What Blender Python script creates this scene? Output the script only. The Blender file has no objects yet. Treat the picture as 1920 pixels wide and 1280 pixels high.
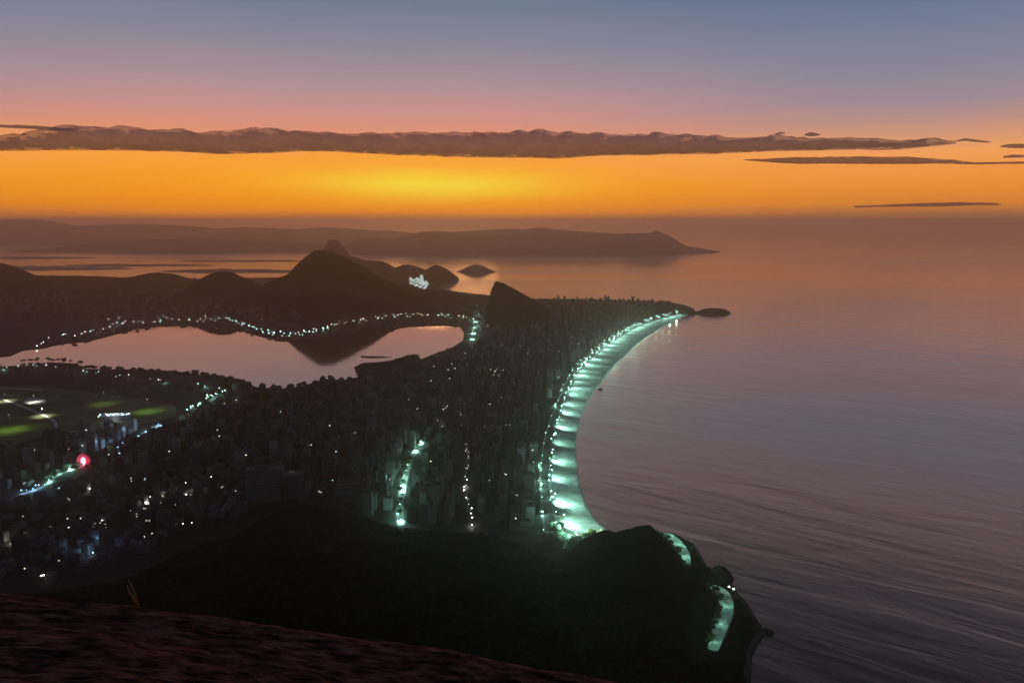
import bpy, bmesh, math, random
from mathutils import Vector, noise, geometry
R = math.radians
sc = bpy.context.scene
# ------------------------------------------------------------------ camera
CAMZ = 530.0; FPX = 1387.0; HOR = 414.0
PITCH = math.atan((640 - HOR) / FPX)
cd = bpy.data.cameras.new('camera'); cam = bpy.data.objects.new('camera', cd)
sc.collection.objects.link(cam); sc.camera = cam
cam.location = (0, 0, CAMZ); cam.rotation_euler = (math.pi / 2 - PITCH, 0, 0)
cd.sensor_width = 36; cd.lens = FPX / 1920 * 36
cd.clip_start = 0.1; cd.clip_end = 400000
sc.render.resolution_x = 1024; sc.render.resolution_y = 682
# ------------------------------------------------------------------ render settings
sc.render.engine = 'CYCLES'
cy = sc.cycles
cy.max_bounces = 6; cy.diffuse_bounces = 3; cy.glossy_bounces = 3; cy.transmission_bounces = 2
cy.transparent_max_bounces = 24; cy.volume_bounces = 2
cy.sample_clamp_indirect = 1.5; cy.use_denoising = True
cy.use_light_tree = True; cy.caustics_reflective = False; cy.caustics_refractive = False
vs = sc.view_settings; vs.view_transform = 'Standard'; vs.look = 'None'; vs.exposure = 0; vs.gamma = 1

def lin(c):
    return tuple(((x / 255) / 12.92 if x / 255 <= 0.04045 else ((x / 255 + 0.055) / 1.055) ** 2.4) for x in c)

# ------------------------------------------------------------------ node helper
class NT:
    def __init__(s, tree): s.t = tree; s.n = tree.nodes; s.l = tree.links
    def new(s, typ, **kw):
        n = s.n.new(typ)
        for k, v in kw.items(): setattr(n, k, v)
        return n
    def put(s, sock, v):
        if hasattr(v, 'links') or isinstance(v, bpy.types.NodeSocket): s.l.new(v, sock)
        else: sock.default_value = v
    def m(s, op, a, b=0.0, c=0.0, clamp=False):
        n = s.new('ShaderNodeMath', operation=op, use_clamp=clamp)
        for i, v in enumerate((a, b, c)): s.put(n.inputs[i], v)
        return n.outputs[0]
    def mix(s, f, a, b, bt='MIX'):
        n = s.new('ShaderNodeMix', data_type='RGBA', blend_type=bt)
        s.put(n.inputs[0], f)
        for i, v in ((6, a), (7, b)):
            s.put(n.inputs[i], (tuple(v) + (1,)) if isinstance(v, tuple) and len(v) == 3 else v)
        return n.outputs[2]
    def ramp(s, f, stops, interp='LINEAR'):
        n = s.new('ShaderNodeValToRGB'); cr = n.color_ramp; cr.interpolation = interp
        while len(cr.elements) < len(stops): cr.elements.new(0.5)
        for e, (p, c) in zip(cr.elements, stops):
            e.position = p; e.color = tuple(c) + (1,)
        s.put(n.inputs[0], f); return n.outputs[0]
    def maprange(s, f, a, b, c=0.0, d=1.0, smooth=False):
        n = s.new('ShaderNodeMapRange', interpolation_type='SMOOTHSTEP' if smooth else 'LINEAR')
        for i, v in enumerate((f, a, b, c, d)): s.put(n.inputs[i], v)
        return n.outputs[0]

# ------------------------------------------------------------------ sky (dawn)
w = bpy.data.worlds.new('World'); sc.world = w; w.use_nodes = True
t = NT(w.node_tree); t.n.clear()
tc = t.new('ShaderNodeTexCoord'); sx = t.new('ShaderNodeSeparateXYZ')
t.l.new(tc.outputs['Generated'], sx.inputs[0])
el = t.m('MULTIPLY', t.m('ARCSINE', sx.outputs[2]), 180 / math.pi)
az = t.m('MULTIPLY', t.m('ARCTAN2', sx.outputs[0], sx.outputs[1]), 180 / math.pi)
# thin streaks of high haze bend the colour bands a little
ns = t.new('ShaderNodeTexNoise'); mp = t.new('ShaderNodeMapping')
t.l.new(tc.outputs['Generated'], mp.inputs[0]); mp.inputs['Scale'].default_value = (3, 3, 38)
t.l.new(mp.outputs[0], ns.inputs[0]); ns.inputs['Scale'].default_value = 1.6; ns.inputs['Detail'].default_value = 5
el2 = t.m('ADD', t.m('SUBTRACT', el, .25), t.m('MULTIPLY', t.m('SUBTRACT', ns.outputs[0], 0.5), 0.9))
E = lambda e: max(0.0, (e + 2) / 42)
f = t.m('DIVIDE', t.m('ADD', el2, 2.0), 42.0, clamp=True)
mid = [(E(-.8), (176, 106, 56)), (E(-.3), (214, 116, 36)), (E(.5), (255, 146, 6)), (E(2.4), (255, 160, 26)), (E(4.3), (254, 163, 58)),
       (E(6.2), (226, 148, 118)), (E(7.6), (205, 147, 140)), (E(9.5), (176, 146, 152)), (E(12), (141, 136, 152)),
       (E(15), (112, 126, 147)), (E(18), (150, 126, 128)), (E(24), (92, 84, 92)), (E(31), (46, 46, 58)), (E(40), (28, 32, 46))]
side = [(E(-.8), (146, 100, 72)), (E(.1), (178, 112, 60)), (E(.9), (228, 136, 44)), (E(2.4), (246, 150, 52)), (E(4.3), (246, 164, 92)),
        (E(6.2), (192, 146, 134)), (E(7.6), (160, 140, 150)), (E(9.5), (138, 134, 152)), (E(12), (118, 128, 152)),
        (E(15), (95, 114, 144)), (E(18), (142, 124, 130)), (E(24), (84, 80, 94)), (E(31), (42, 45, 60)), (E(40), (27, 31, 46))]
back = [(E(-2), (60, 62, 80)), (E(4.3), (92, 88, 110)), (E(9.5), (96, 96, 124)), (E(22), (62, 74, 106)), (E(40), (36, 46, 76))]
L = lambda st: [(p, lin(c)) for p, c in st]
daz = t.m('ABSOLUTE', t.m('SUBTRACT', az, -12.0))
c1 = t.mix(t.maprange(daz, 8, 42, smooth=True), t.ramp(f, L(mid)), t.ramp(f, L(side)))
c2 = t.mix(t.maprange(daz, 50, 130, smooth=True), c1, t.ramp(f, L(back)))
# glow where the sun is about to rise
ga = t.m('POWER', t.m('DIVIDE', t.m('ADD', az, 6.0), 9.0), 2.0)
ge = t.m('POWER', t.m('DIVIDE', t.m('SUBTRACT', el2, 2.45), 1.1), 2.0)
gl = t.m('EXPONENT', t.m('MULTIPLY', t.m('ADD', ga, ge), -1.0))
c3 = t.mix(t.m('MULTIPLY', gl, 0.95), c2, lin((255, 222, 62)))
bg = t.new('ShaderNodeBackground'); t.put(bg.inputs[0], c3); bg.inputs[1].default_value = 1.0
wo = t.new('ShaderNodeOutputWorld'); t.l.new(bg.outputs[0], wo.inputs[0])
# the hidden sun behind the low cloud, very weak and soft
sl = bpy.data.lights.new('sun', 'SUN'); sl.energy = 0.035; sl.angle = R(10); sl.color = (1, 0.55, 0.25)
so = bpy.data.objects.new('sun', sl); sc.collection.objects.link(so)
so.rotation_euler = Vector((math.sin(R(-6)), math.cos(R(-6)), math.tan(R(3.2)))).to_track_quat('Z', 'Y').to_euler()

# ------------------------------------------------------------------ geometry helpers
fw = Vector((0, math.cos(PITCH), -math.sin(PITCH))); up = Vector((0, math.sin(PITCH), math.cos(PITCH)))
def ray(u, v): return fw + Vector((1, 0, 0)) * ((u - 960) / FPX) + up * ((640 - v) / FPX)
def P(u, v, z=3.0):
    d = ray(u, v); k = (z - CAMZ) / d.z
    return Vector((d.x * k, d.y * k, z))
def PD(u, v, D):
    d = ray(u, v); k = D / d.y
    return (d.x * k, CAMZ + d.z * k)
def lerp(tab, x):
    if x <= tab[0][0]: return tab[0][1]
    for (a, b), (c, d) in zip(tab, tab[1:]):
        if x <= c: return b + (d - b) * (x - a) / (c - a)
    return tab[-1][1]
def sm(a, b, x):
    k = min(1, max(0, (x - a) / (b - a))); return k * k * (3 - 2 * k)
def dens(pts, step):
    out = []
    for a, b in zip(pts, pts[1:]):
        n = max(1, int((Vector(b) - Vector(a)).length / step))
        out += [Vector(a).lerp(Vector(b), i / n) for i in range(n)]
    return out + [Vector(pts[-1])]
def smooth_line(pts, it=2):
    for _ in range(it):
        q = [pts[0]]
        for a, b in zip(pts, pts[1:]):
            q += [a.lerp(b, .25), a.lerp(b, .75)]
        pts = q + [pts[-1]]
    return pts
def inside(p, poly):
    x, y = p[0], p[1]; c = False; j = len(poly) - 1
    for i in range(len(poly)):
        xi, yi = poly[i][0], poly[i][1]; xj, yj = poly[j][0], poly[j][1]
        if (yi > y) != (yj > y) and x < (xj - xi) * (y - yi) / (yj - yi) + xi: c = not c
        j = i
    return c
def dseg(p, line):
    best = 1e9; px, py = p[0], p[1]
    for a, b in zip(line, line[1:]):
        dx, dy = b[0] - a[0], b[1] - a[1]; l2 = dx * dx + dy * dy or 1e-9
        k = min(1, max(0, ((px - a[0]) * dx + (py - a[1]) * dy) / l2))
        best = min(best, (px - a[0] - dx * k) ** 2 + (py - a[1] - dy * k) ** 2)
    return math.sqrt(best)
def fbm(x, y, s, o=5, seed=0.0):
    return noise.fractal(Vector((x / s, y / s, seed)), 1.0, 2.0, o)

class MB:
    def __init__(s): s.v = []; s.f = []; s.mi = []
    def quad(s, pts, mi=0):
        b = len(s.v); s.v += [tuple(p) for p in pts]; s.f.append(tuple(range(b, b + len(pts)))); s.mi.append(mi)
    def box(s, c, d, rz=0.0, mi=0, top=1.0, nobottom=False):
        b = len(s.v); cs, sn = math.cos(rz), math.sin(rz)
        for k in (0, 1):
            q = 1 if k == 0 else top
            for X, Y in ((-.5, -.5), (.5, -.5), (.5, .5), (-.5, .5)):
                x, y = X * d[0] * q, Y * d[1] * q
                s.v.append((c[0] + x * cs - y * sn, c[1] + x * sn + y * cs, c[2] + k * d[2]))
        fs = [(4, 5, 6, 7), (0, 1, 5, 4), (1, 2, 6, 5), (2, 3, 7, 6), (3, 0, 4, 7)] + ([] if nobottom else [(3, 2, 1, 0)])
        for f_ in fs: s.f.append(tuple(b + i for i in f_)); s.mi.append(mi)
    def tube(s, pts, rad, n=6, mi=0):
        pts = [Vector(p) for p in pts]; b = len(s.v)
        rad = rad if isinstance(rad, (list, tuple)) else [rad] * len(pts)
        for i, p in enumerate(pts):
            d = (pts[min(i + 1, len(pts) - 1)] - pts[max(i - 1, 0)]).normalized()
            a = d.orthogonal().normalized() if abs(d.z) < .9 else Vector((1, 0, 0)); a = (a - d * a.dot(d)).normalized(); c = d.cross(a)
            for k in range(n):
                th = 2 * math.pi * k / n
                s.v.append(tuple(p + (a * math.cos(th) + c * math.sin(th)) * rad[i]))
        for i in range(len(pts) - 1):
            for k in range(n):
                s.f.append((b + i * n + k, b + i * n + (k + 1) % n, b + (i + 1) * n + (k + 1) % n, b + (i + 1) * n + k)); s.mi.append(mi)
        s.f.append(tuple(b + k for k in range(n))[::-1]); s.mi.append(mi)
        e = b + (len(pts) - 1) * n; s.f.append(tuple(e + k for k in range(n))); s.mi.append(mi)
    def blob(s, c, r, rng, mi=0, sq=(1, 1, 1), jit=.25):
        b = len(s.v)
        for p in ICO_V:
            k = r * (1 + rng.uniform(-jit, jit))
            s.v.append((c[0] + p[0] * k * sq[0], c[1] + p[1] * k * sq[1], c[2] + p[2] * k * sq[2]))
        for f_ in ICO_F: s.f.append(tuple(b + i for i in f_)); s.mi.append(mi)
    def build(s, name, mats, parent=None, smooth=False):
        me = bpy.data.meshes.new(name); me.from_pydata(s.v, [], s.f)
        for m_ in (mats if isinstance(mats, (list, tuple)) else [mats]): me.materials.append(m_)
        if any(s.mi): me.polygons.foreach_set('material_index', s.mi)
        if smooth: me.polygons.foreach_set('use_smooth', [True] * len(me.polygons))
        me.update()
        o = bpy.data.objects.new(name, me); sc.collection.objects.link(o); o.parent = parent
        return o
_b = bmesh.new(); bmesh.ops.create_icosphere(_b, subdivisions=1, radius=1)
ICO_V = [tuple(v.co) for v in _b.verts]; ICO_F = [tuple(v.index for v in f_.verts) for f_ in _b.faces]; _b.free()

def tag(o, label=None, cat=None, group=None, kind=None):
    if label: o['label'] = label
    if cat: o['category'] = cat
    if group: o['group'] = group
    if kind: o['kind'] = kind
    return o
def empty(name, loc, rz=0):
    o = bpy.data.objects.new(name, None); sc.collection.objects.link(o)
    o.location = loc; o.rotation_euler = (0, 0, rz); o.empty_display_size = 1; return o
def kids(o): return [c for c in bpy.data.objects if c.parent == o]
def clone(tree, loc, rz=0, s=(1, 1, 1)):
    root, ch = tree
    r = root.copy(); sc.collection.objects.link(r); r.location = loc; r.rotation_euler = (0, 0, rz); r.scale = s
    for k in ('group', 'label'):
        if k in r: del r[k]
    for c, gs in ch:
        d = c.copy(); sc.collection.objects.link(d); d.parent = r
        for g in gs:
            e = g.copy(); sc.collection.objects.link(e); e.parent = d
    return r
def sheet(name, pts, z, mat, kind='structure', skirt=None, parent=None):
    """flat polygon, optional vertical skirt"""
    pts = [Vector((p[0], p[1], z)) for p in pts]
    tris = geometry.tessellate_polygon([pts])
    mb = MB(); mb.v = [tuple(p) for p in pts]
    for a in tris:
        n = (pts[a[1]] - pts[a[0]]).cross(pts[a[2]] - pts[a[0]])
        mb.f.append(tuple(a) if n.z > 0 else tuple(a[::-1])); mb.mi.append(0)
    if skirt is not None:
        n = len(pts); mb.v += [(p.x, p.y, skirt) for p in pts]
        for i in range(n): mb.f.append((i, (i + 1) % n, n + (i + 1) % n, n + i)); mb.mi.append(0)
    o = mb.build(name, mat, parent)
    if kind: tag(o, kind=kind)
    return o
def ribbon(name, line, width, z, mat, kind='structure'):
    mb = MB(); n = len(line)
    for i, p in enumerate(line):
        d = (line[min(i + 1, n - 1)] - line[max(0, i - 1)]); d.z = 0; d.normalize(); q = Vector((-d.y, d.x, 0)) * width / 2
        mb.v += [(p.x - q.x, p.y - q.y, z), (p.x + q.x, p.y + q.y, z)]
    for i in range(n - 1): mb.f.append((2 * i + 1, 2 * i, 2 * i + 2, 2 * i + 3)); mb.mi.append(0)
    o = mb.build(name, mat)
    if kind: tag(o, kind=kind)
    return o

# ------------------------------------------------------------------ materials
def pmat(name, col, rough=0.9, col2=None, scale=0.05, bump=0.0, bscale=None, spec=0.2, det=6):
    m = bpy.data.materials.new(name); m.use_nodes = True; t = NT(m.node_tree)
    b = t.n['Principled BSDF']; b.inputs['Roughness'].default_value = rough
    b.inputs['Specular IOR Level'].default_value = spec
    tc = t.new('ShaderNodeTexCoord')
    if col2 is None: col2 = tuple(c * 0.6 for c in col)
    n = t.new('ShaderNodeTexNoise'); t.l.new(tc.outputs['Object'], n.inputs[0])
    n.inputs['Scale'].default_value = scale; n.inputs['Detail'].default_value = det
    t.put(b.inputs['Base Color'], t.mix(t.maprange(n.outputs[0], .35, .65), col, col2))
    if bump:
        n2 = t.new('ShaderNodeTexNoise'); t.l.new(tc.outputs['Object'], n2.inputs[0])
        n2.inputs['Scale'].default_value = bscale or scale * 4; n2.inputs['Detail'].default_value = 8
        bp = t.new('ShaderNodeBump'); bp.inputs['Strength'].default_value = 1; bp.inputs['Distance'].default_value = bump
        t.l.new(n2.outputs[0], bp.inputs['Height']); t.l.new(bp.outputs[0], b.inputs['Normal'])
    return m
def emat(name, col, strength):
    m = bpy.data.materials.new(name); m.use_nodes = True; t = NT(m.node_tree); b = t.n['Principled BSDF']
    b.inputs['Base Color'].default_value = (.5, .5, .5, 1)
    b.inputs['Emission Color'].default_value = tuple(col) + (1,); b.inputs['Emission Strength'].default_value = strength
    m.cycles.emission_sampling = 'NONE'
    return m
M = {}
M['ground'] = pmat('city_ground', (.035, .034, .033), .95, (.018, .018, .017), .02)
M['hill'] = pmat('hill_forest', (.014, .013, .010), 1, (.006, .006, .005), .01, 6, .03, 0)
M['far'] = pmat('far_hill', (.26, .22, .19), 1, (.16, .14, .12), .002, 0, None, 0)  # paler than the near hills: distant mist put into the colour
M['rockhill'] = pmat('bare_granite', (.10, .08, .07), .9, (.04, .035, .03), .02, 6, .03, .1)
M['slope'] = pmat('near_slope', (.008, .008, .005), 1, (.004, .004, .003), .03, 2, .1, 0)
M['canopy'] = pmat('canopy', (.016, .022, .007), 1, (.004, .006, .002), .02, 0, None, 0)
M['coast'] = pmat('coast_rock', (.05, .055, .035), .9, (.02, .022, .014), .03, 3, .1, .1)
M['sand'] = pmat('sand', (.52, .52, .47), .95, (.24, .24, .22), .035, .5, .1, .1, 10)
M['wetsand'] = pmat('wet_sand', (.16, .15, .14), .35, (.10, .10, .10), .03, 0, None, .5)
M['road'] = pmat('asphalt', (.07, .07, .07), .85, (.045, .045, .045), .1)
M['promenade'] = pmat('promenade', (.30, .30, .28), .9, (.2, .2, .19), .15)
M['grass'] = pmat('racecourse_grass', (.17, .21, .09), .95, (.09, .12, .05), .015)
M['lawn'] = pmat('mown_lawn', (.10, .15, .05), .95, (.06, .10, .04), .03)
M['track'] = pmat('pale_track', (.75, .71, .65), .95, (.6, .57, .52), .1)
M['leaf'] = pmat('leaves', (.04, .06, .02), .9, (.02, .035, .012), .4, 0, None, .1)
M['leafpale'] = pmat('pale_leaves', (.12, .16, .11), .9, (.05, .08, .05), .4, 0, None, .1)
M['bark'] = pmat('bark', (.05, .04, .03), .9)
M['metal'] = pmat('lamp_metal', (.15, .15, .15), .5, None, 1)
M['roof'] = pmat('roof_concrete', (.10, .095, .09), .95, (.05, .05, .05), .2)
M['white'] = pmat('white_wall', (.7, .68, .66), .8, (.55, .54, .52), .2)
M['teal_lamp'] = emat('teal_lamp_glow', (.5, 1, .88), 26)
M['white_lamp'] = emat('white_lamp_glow', (1, .97, .88), 22)
M['yellow_lamp'] = emat('yellow_lamp_glow', (.85, 1, .35), 18)
M['blue_lamp'] = emat('blue_lamp_glow', (.4, .68, 1), 26)
M['win_warm'] = emat('lit_window_warm', (1, .86, .66), 3)
M['win_cool'] = emat('lit_window_cool', (.75, .95, 1), 3)

def facade(name, c1, c2):
    """plaster with rows of dark windows, worked out from the wall's own coordinates"""
    m = bpy.data.materials.new(name); m.use_nodes = True; t = NT(m.node_tree); b = t.n['Principled BSDF']
    tc = t.new('ShaderNodeTexCoord'); s = t.new('ShaderNodeSeparateXYZ'); t.l.new(tc.outputs['Object'], s.inputs[0])
    g = t.new('ShaderNodeNewGeometry'); gn = t.new('ShaderNodeSeparateXYZ'); t.l.new(g.outputs['Normal'], gn.inputs[0])
    hz = t.m('FRACT', t.m('DIVIDE', t.m('ADD', s.outputs[0], s.outputs[1]), 3.6))
    vz = t.m('FRACT', t.m('DIVIDE', s.outputs[2], 3.1))
    win = t.m('MULTIPLY', t.m('MULTIPLY', t.m('GREATER_THAN', hz, .4), t.m('GREATER_THAN', vz, .45)), t.m('LESS_THAN', gn.outputs[2], .5))
    oi = t.new('ShaderNodeObjectInfo')
    n = t.new('ShaderNodeTexNoise'); t.l.new(g.outputs['Position'], n.inputs[0]); n.inputs['Scale'].default_value = .012; n.inputs['Detail'].default_value = 4
    wall = t.mix(oi.outputs['Random'], c1, c2)
    wall = t.mix(t.maprange(n.outputs[0], .3, .7), wall, t.mix(.6, wall, (.01, .01, .01)))
    t.put(b.inputs['Base Color'], t.mix(win, wall, (.012, .013, .015)))
    t.put(b.inputs['Roughness'], t.m('SUBTRACT', .9, t.m('MULTIPLY', win, .7)))
    b.inputs['Specular IOR Level'].default_value = .3
    return m
M['facade'] = facade('plaster_facade', (.27, .255, .25), (.10, .096, .094))

def water_mat(name, rough, bump, scale, stretch, tint=(1, .86, .8), ior=1.4, rot=0.0, fine=0.0, bands=0.0, body=(.02, .018, .022)):
    m = bpy.data.materials.new(name); m.use_nodes = True; t = NT(m.node_tree); t.n.remove(t.n['Principled BSDF'])
    tc = t.new('ShaderNodeTexCoord')
    mp = t.new('ShaderNodeMapping'); t.l.new(tc.outputs['Object'], mp.inputs[0])
    mp.vector_type = 'TEXTURE'; mp.inputs['Rotation'].default_value = (0, 0, -rot); mp.inputs['Scale'].default_value = (stretch, 1, 1)
    n = t.new('ShaderNodeTexNoise'); t.l.new(mp.outputs[0], n.inputs[0]); n.inputs['Scale'].default_value = scale
    n.inputs['Detail'].default_value = 3; n.inputs['Distortion'].default_value = .4
    h = t.m('MULTIPLY', n.outputs[0], bump)
    if fine > .2:   # long curved swell lines
        wv = t.new('ShaderNodeTexNoise'); mp3 = t.new('ShaderNodeMapping'); t.l.new(tc.outputs['Object'], mp3.inputs[0])
        mp3.vector_type = 'TEXTURE'; mp3.inputs['Rotation'].default_value = (0, 0, -rot * .9); mp3.inputs['Scale'].default_value = (230, 46, 1)
        t.l.new(mp3.outputs[0], wv.inputs[0]); wv.inputs['Scale'].default_value = 1; wv.inputs['Detail'].default_value = 4; wv.inputs['Distortion'].default_value = .8
        h = t.m('ADD', h, t.m('MULTIPLY', wv.outputs[0], .95))
    if fine:
        n3 = t.new('ShaderNodeTexNoise'); t.l.new(mp.outputs[0], n3.inputs[0]); n3.inputs['Scale'].default_value = scale * 5
        n3.inputs['Detail'].default_value = 2
        h = t.m('ADD', h, t.m('MULTIPLY', n3.outputs[0], fine))
    bp = t.new('ShaderNodeBump'); bp.inputs['Strength'].default_value = 1; bp.inputs['Distance'].default_value = 1
    t.l.new(h, bp.inputs['Height'])
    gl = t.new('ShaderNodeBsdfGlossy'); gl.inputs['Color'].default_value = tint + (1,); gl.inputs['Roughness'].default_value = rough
    df = t.new('ShaderNodeBsdfDiffuse'); df.inputs['Color'].default_value = body + (1,)
    fr = t.new('ShaderNodeLayerWeight'); fr.inputs['Blend'].default_value = .5
    refl = t.m('ADD', .05, t.m('MULTIPLY', .95, t.m('POWER', fr.outputs['Facing'], ior)))
    t.l.new(bp.outputs[0], gl.inputs['Normal']); t.l.new(bp.outputs[0], fr.inputs['Normal'])
    mx = t.new('ShaderNodeMixShader'); t.l.new(refl, mx.inputs[0]); t.l.new(df.outputs[0], mx.inputs[1]); t.l.new(gl.outputs[0], mx.inputs[2])
    t.l.new(mx.outputs[0], t.n['Material Output'].inputs[0])
    if bands:   # wind-ruffled and calm patches
        mp2 = t.new('ShaderNodeMapping'); t.l.new(tc.outputs['Object'], mp2.inputs[0])
        mp2.inputs['Scale'].default_value = (.00012, .0006, 1)
        n2 = t.new('ShaderNodeTexNoise'); t.l.new(mp2.outputs[0], n2.inputs[0]); n2.inputs['Scale'].default_value = 1.0; n2.inputs['Detail'].default_value = 4
        t.put(gl.inputs['Roughness'], t.maprange(n2.outputs[0], .35, .65, rough - bands, rough + bands))
    return m
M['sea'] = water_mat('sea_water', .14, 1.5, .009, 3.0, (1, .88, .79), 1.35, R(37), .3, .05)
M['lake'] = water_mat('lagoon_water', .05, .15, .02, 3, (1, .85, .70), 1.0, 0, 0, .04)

# ------------------------------------------------------------------ sea and land
def big_grid(name, x0, x1, y0, y1, z, n, mat):
    mb = MB()
    for j in range(n + 1):
        for i in range(n + 1): mb.v.append((x0 + (x1 - x0) * i / n, y0 + (y1 - y0) * j / n, z))
    for j in range(n):
        for i in range(n): a = j * (n + 1) + i; mb.f.append((a, a + 1, a + n + 2, a + n + 1)); mb.mi.append(0)
    return tag(mb.build(name, mat), kind='structure')
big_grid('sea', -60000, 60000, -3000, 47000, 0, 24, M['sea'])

shore_px = [(1150, 997), (1120, 975), (1101, 940), (1089, 900), (1083, 860), (1083, 820), (1091, 780), (1106, 750),
            (1121, 728), (1140, 705), (1167, 674), (1202, 641), (1238, 617), (1266, 602), (1297, 588)]
prom_px = [(1088, 1012), (1052, 985), (1040, 950), (1034, 905), (1034, 865), (1039, 825), (1049, 785), (1061, 750),
           (1074, 717), (1095, 686), (1128, 656), (1166, 629), (1206, 608), (1240, 597), (1285, 586)]
shore = [P(u, v, 0.2) for u, v in shore_px]; prom = [P(u, v, 3.6) for u, v in prom_px]
road_in = [P(u - d, v, 3.6) for (u, v), d in zip(prom_px, (50, 30, 22, 19, 18, 17, 15, 13, 13, 12, 12, 11, 9, 7, 5))]
shore_s, prom_s, road_s = (smooth_line(l, 4) for l in (shore, prom, road_in))
# sand between the water and the promenade
mb = MB(); n = len(shore_s); K = 6
for a, b in zip(prom_s, shore_s):
    wl = 1.06 + .07 * noise.fractal(Vector((a.x / 60, a.y / 60, 2)), 1, 2, 4)
    for k in range(K + 1):
        q = k / K; z = 3.7 * (1 - q) ** 1.3 - .25 * q
        mb.v.append((a.x + (b.x - a.x) * q * wl, a.y + (b.y - a.y) * q * wl, z))
for i in range(n - 1):
    for k in range(K):
        a = i * (K + 1) + k; mb.f.append((a, a + 1, a + K + 2, a + K + 1)); mb.mi.append(1 if k == K - 1 else 0)
tag(mb.build('beach', [M['sand'], M['wetsand']]), kind='structure')
# promenade and seafront avenue
def strip(name, A, B, z, mat, a0, a1):
    mb = MB()
    for a, b in zip(A, B):
        for q in (a0, a1): p = a.lerp(b, q); mb.v.append((p.x, p.y, z))
    for i in range(len(A) - 1): mb.f.append((2 * i, 2 * i + 1, 2 * i + 3, 2 * i + 2)); mb.mi.append(0)
    return tag(mb.build(name, mat), kind='structure')
strip('promenade', prom_s, road_s, 3.9, M['promenade'], -.06, .3)
strip('avenue', prom_s, road_s, 3.7, M['road'], .3, 1.0)
strip('pavement', prom_s, road_s, 3.85, M['promenade'], 1.0, 1.2)

coast_px = [(1405, 1500), (1407, 1300), (1411, 1222), (1424, 1196), (1436, 1184), (1419, 1160), (1403, 1132), (1384, 1112),
            (1368, 1088), (1350, 1072), (1325, 1060), (1312, 1036), (1300, 1018), (1268, 1001), (1235, 996), (1160, 1006)]
coast = [P(u, v, 0) for u, v in coast_px]
back_px = [(1297, 577), (1262, 568), (1200, 564), (1100, 561), (1000, 560), (940, 557), (900, 552), (860, 547), (825, 541),
           (812, 536), (800, 528), (760, 520), (600, 519), (420, 521), (330, 524), (200, 520), (-100, 517), (-1400, 517)]
land = ([P(u, v, 3) for u, v in coast_px] + [Vector((p.x, p.y, 3)) for p in prom_s] +
        [P(u, v, 3) for u, v in back_px] + [Vector((-9000, 1500, 3)), Vector((-4000, -1500, 3)), Vector((500, -1500, 3))])
sheet('ground', land, 3.0, M['ground'], skirt=-1)

# lagoon
lag_px = [(-60, 690), (-60, 676), (20, 668), (42, 658), (80, 654), (112, 646), (165, 641), (215, 628), (258, 617), (300, 612),
          (345, 611), (395, 612), (440, 617), (490, 632), (528, 641), (570, 636), (622, 630), (665, 624), (710, 614), (770, 613), (830, 611), (862, 613),
          (870, 624), (868, 638), (850, 650), (820, 661), (792, 672), (740, 688), (690, 703), (650, 711), (610, 712), (590, 716),
          (565, 724), (530, 729), (482, 727), (462, 716), (436, 714), (420, 704), (380, 703), (340, 697), (270, 692), (200, 692),
          (152, 691), (146, 681), (95, 679), (50, 684), (0, 687)]
lagoon_line = [P(u, v, 3.4) for u, v in lag_px]
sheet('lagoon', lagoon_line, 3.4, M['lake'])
island_px = [(668, 700), (664, 688), (680, 680), (715, 678), (740, 674), (762, 666), (780, 665), (792, 674), (770, 684), (742, 692), (700, 700)]
isl = [P(u, v, 4.4) for u, v in island_px]
sheet('islet', isl, 4.4, M['ground'], skirt=3.2)
spit = [P(u, v, 4.0) for u, v in ((676, 667), (720, 668), (735, 670), (700, 671), (678, 670))]
sheet('sandbar', spit, 4.0, M['ground'], skirt=3.2)

# ------------------------------------------------------------------ hills and mountains
def ridge(name, D, outline, wf, wb, mat, base=0.0, na=0.0, nscale=300.0, step=60.0, seed=1.0, power=1.0, rows=26, ext=None):
    prof = [PD(u, v, D) for u, v in outline]
    ext = ext if ext is not None else 0
    x0, x1 = prof[0][0] - ext, prof[-1][0] + ext
    nx = max(8, int((x1 - x0) / step)); mb = MB()
    for j in range(-rows, rows + 1):
        tt = j / rows; wd = wb if tt > 0 else wf; y = D + tt * wd
        F = (math.cos(tt * math.pi) + 1) / 2; F = F ** power
        for i in range(nx + 1):
            x = x0 + (x1 - x0) * i / nx
            xx = x * (D / y) * .0 + x
            wob = fbm(x, y, nscale * 3, 3, seed + 9) * nscale * .5 * abs(tt)
            h = lerp(prof, xx + wob) - base
            edge = sm(x0, x0 + ext * .8 + 1, x) * sm(x1, x1 - ext * .8 - 1, x) if ext else 1
            nn = fbm(x, y, nscale, 6, seed) * na * (.35 + .65 * min(1, abs(tt) * 3)) * min(1, F * 4)
            mb.v.append((x, y, base - 6 + max(0, h + 6) * F * edge + nn * edge))
    for j in range(2 * rows):
        for i in range(nx): a = j * (nx + 1) + i; mb.f.append((a, a + 1, a + nx + 2, a + nx + 1)); mb.mi.append(0)
    return tag(mb.build(name, mat, smooth=True), kind='structure')

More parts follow.
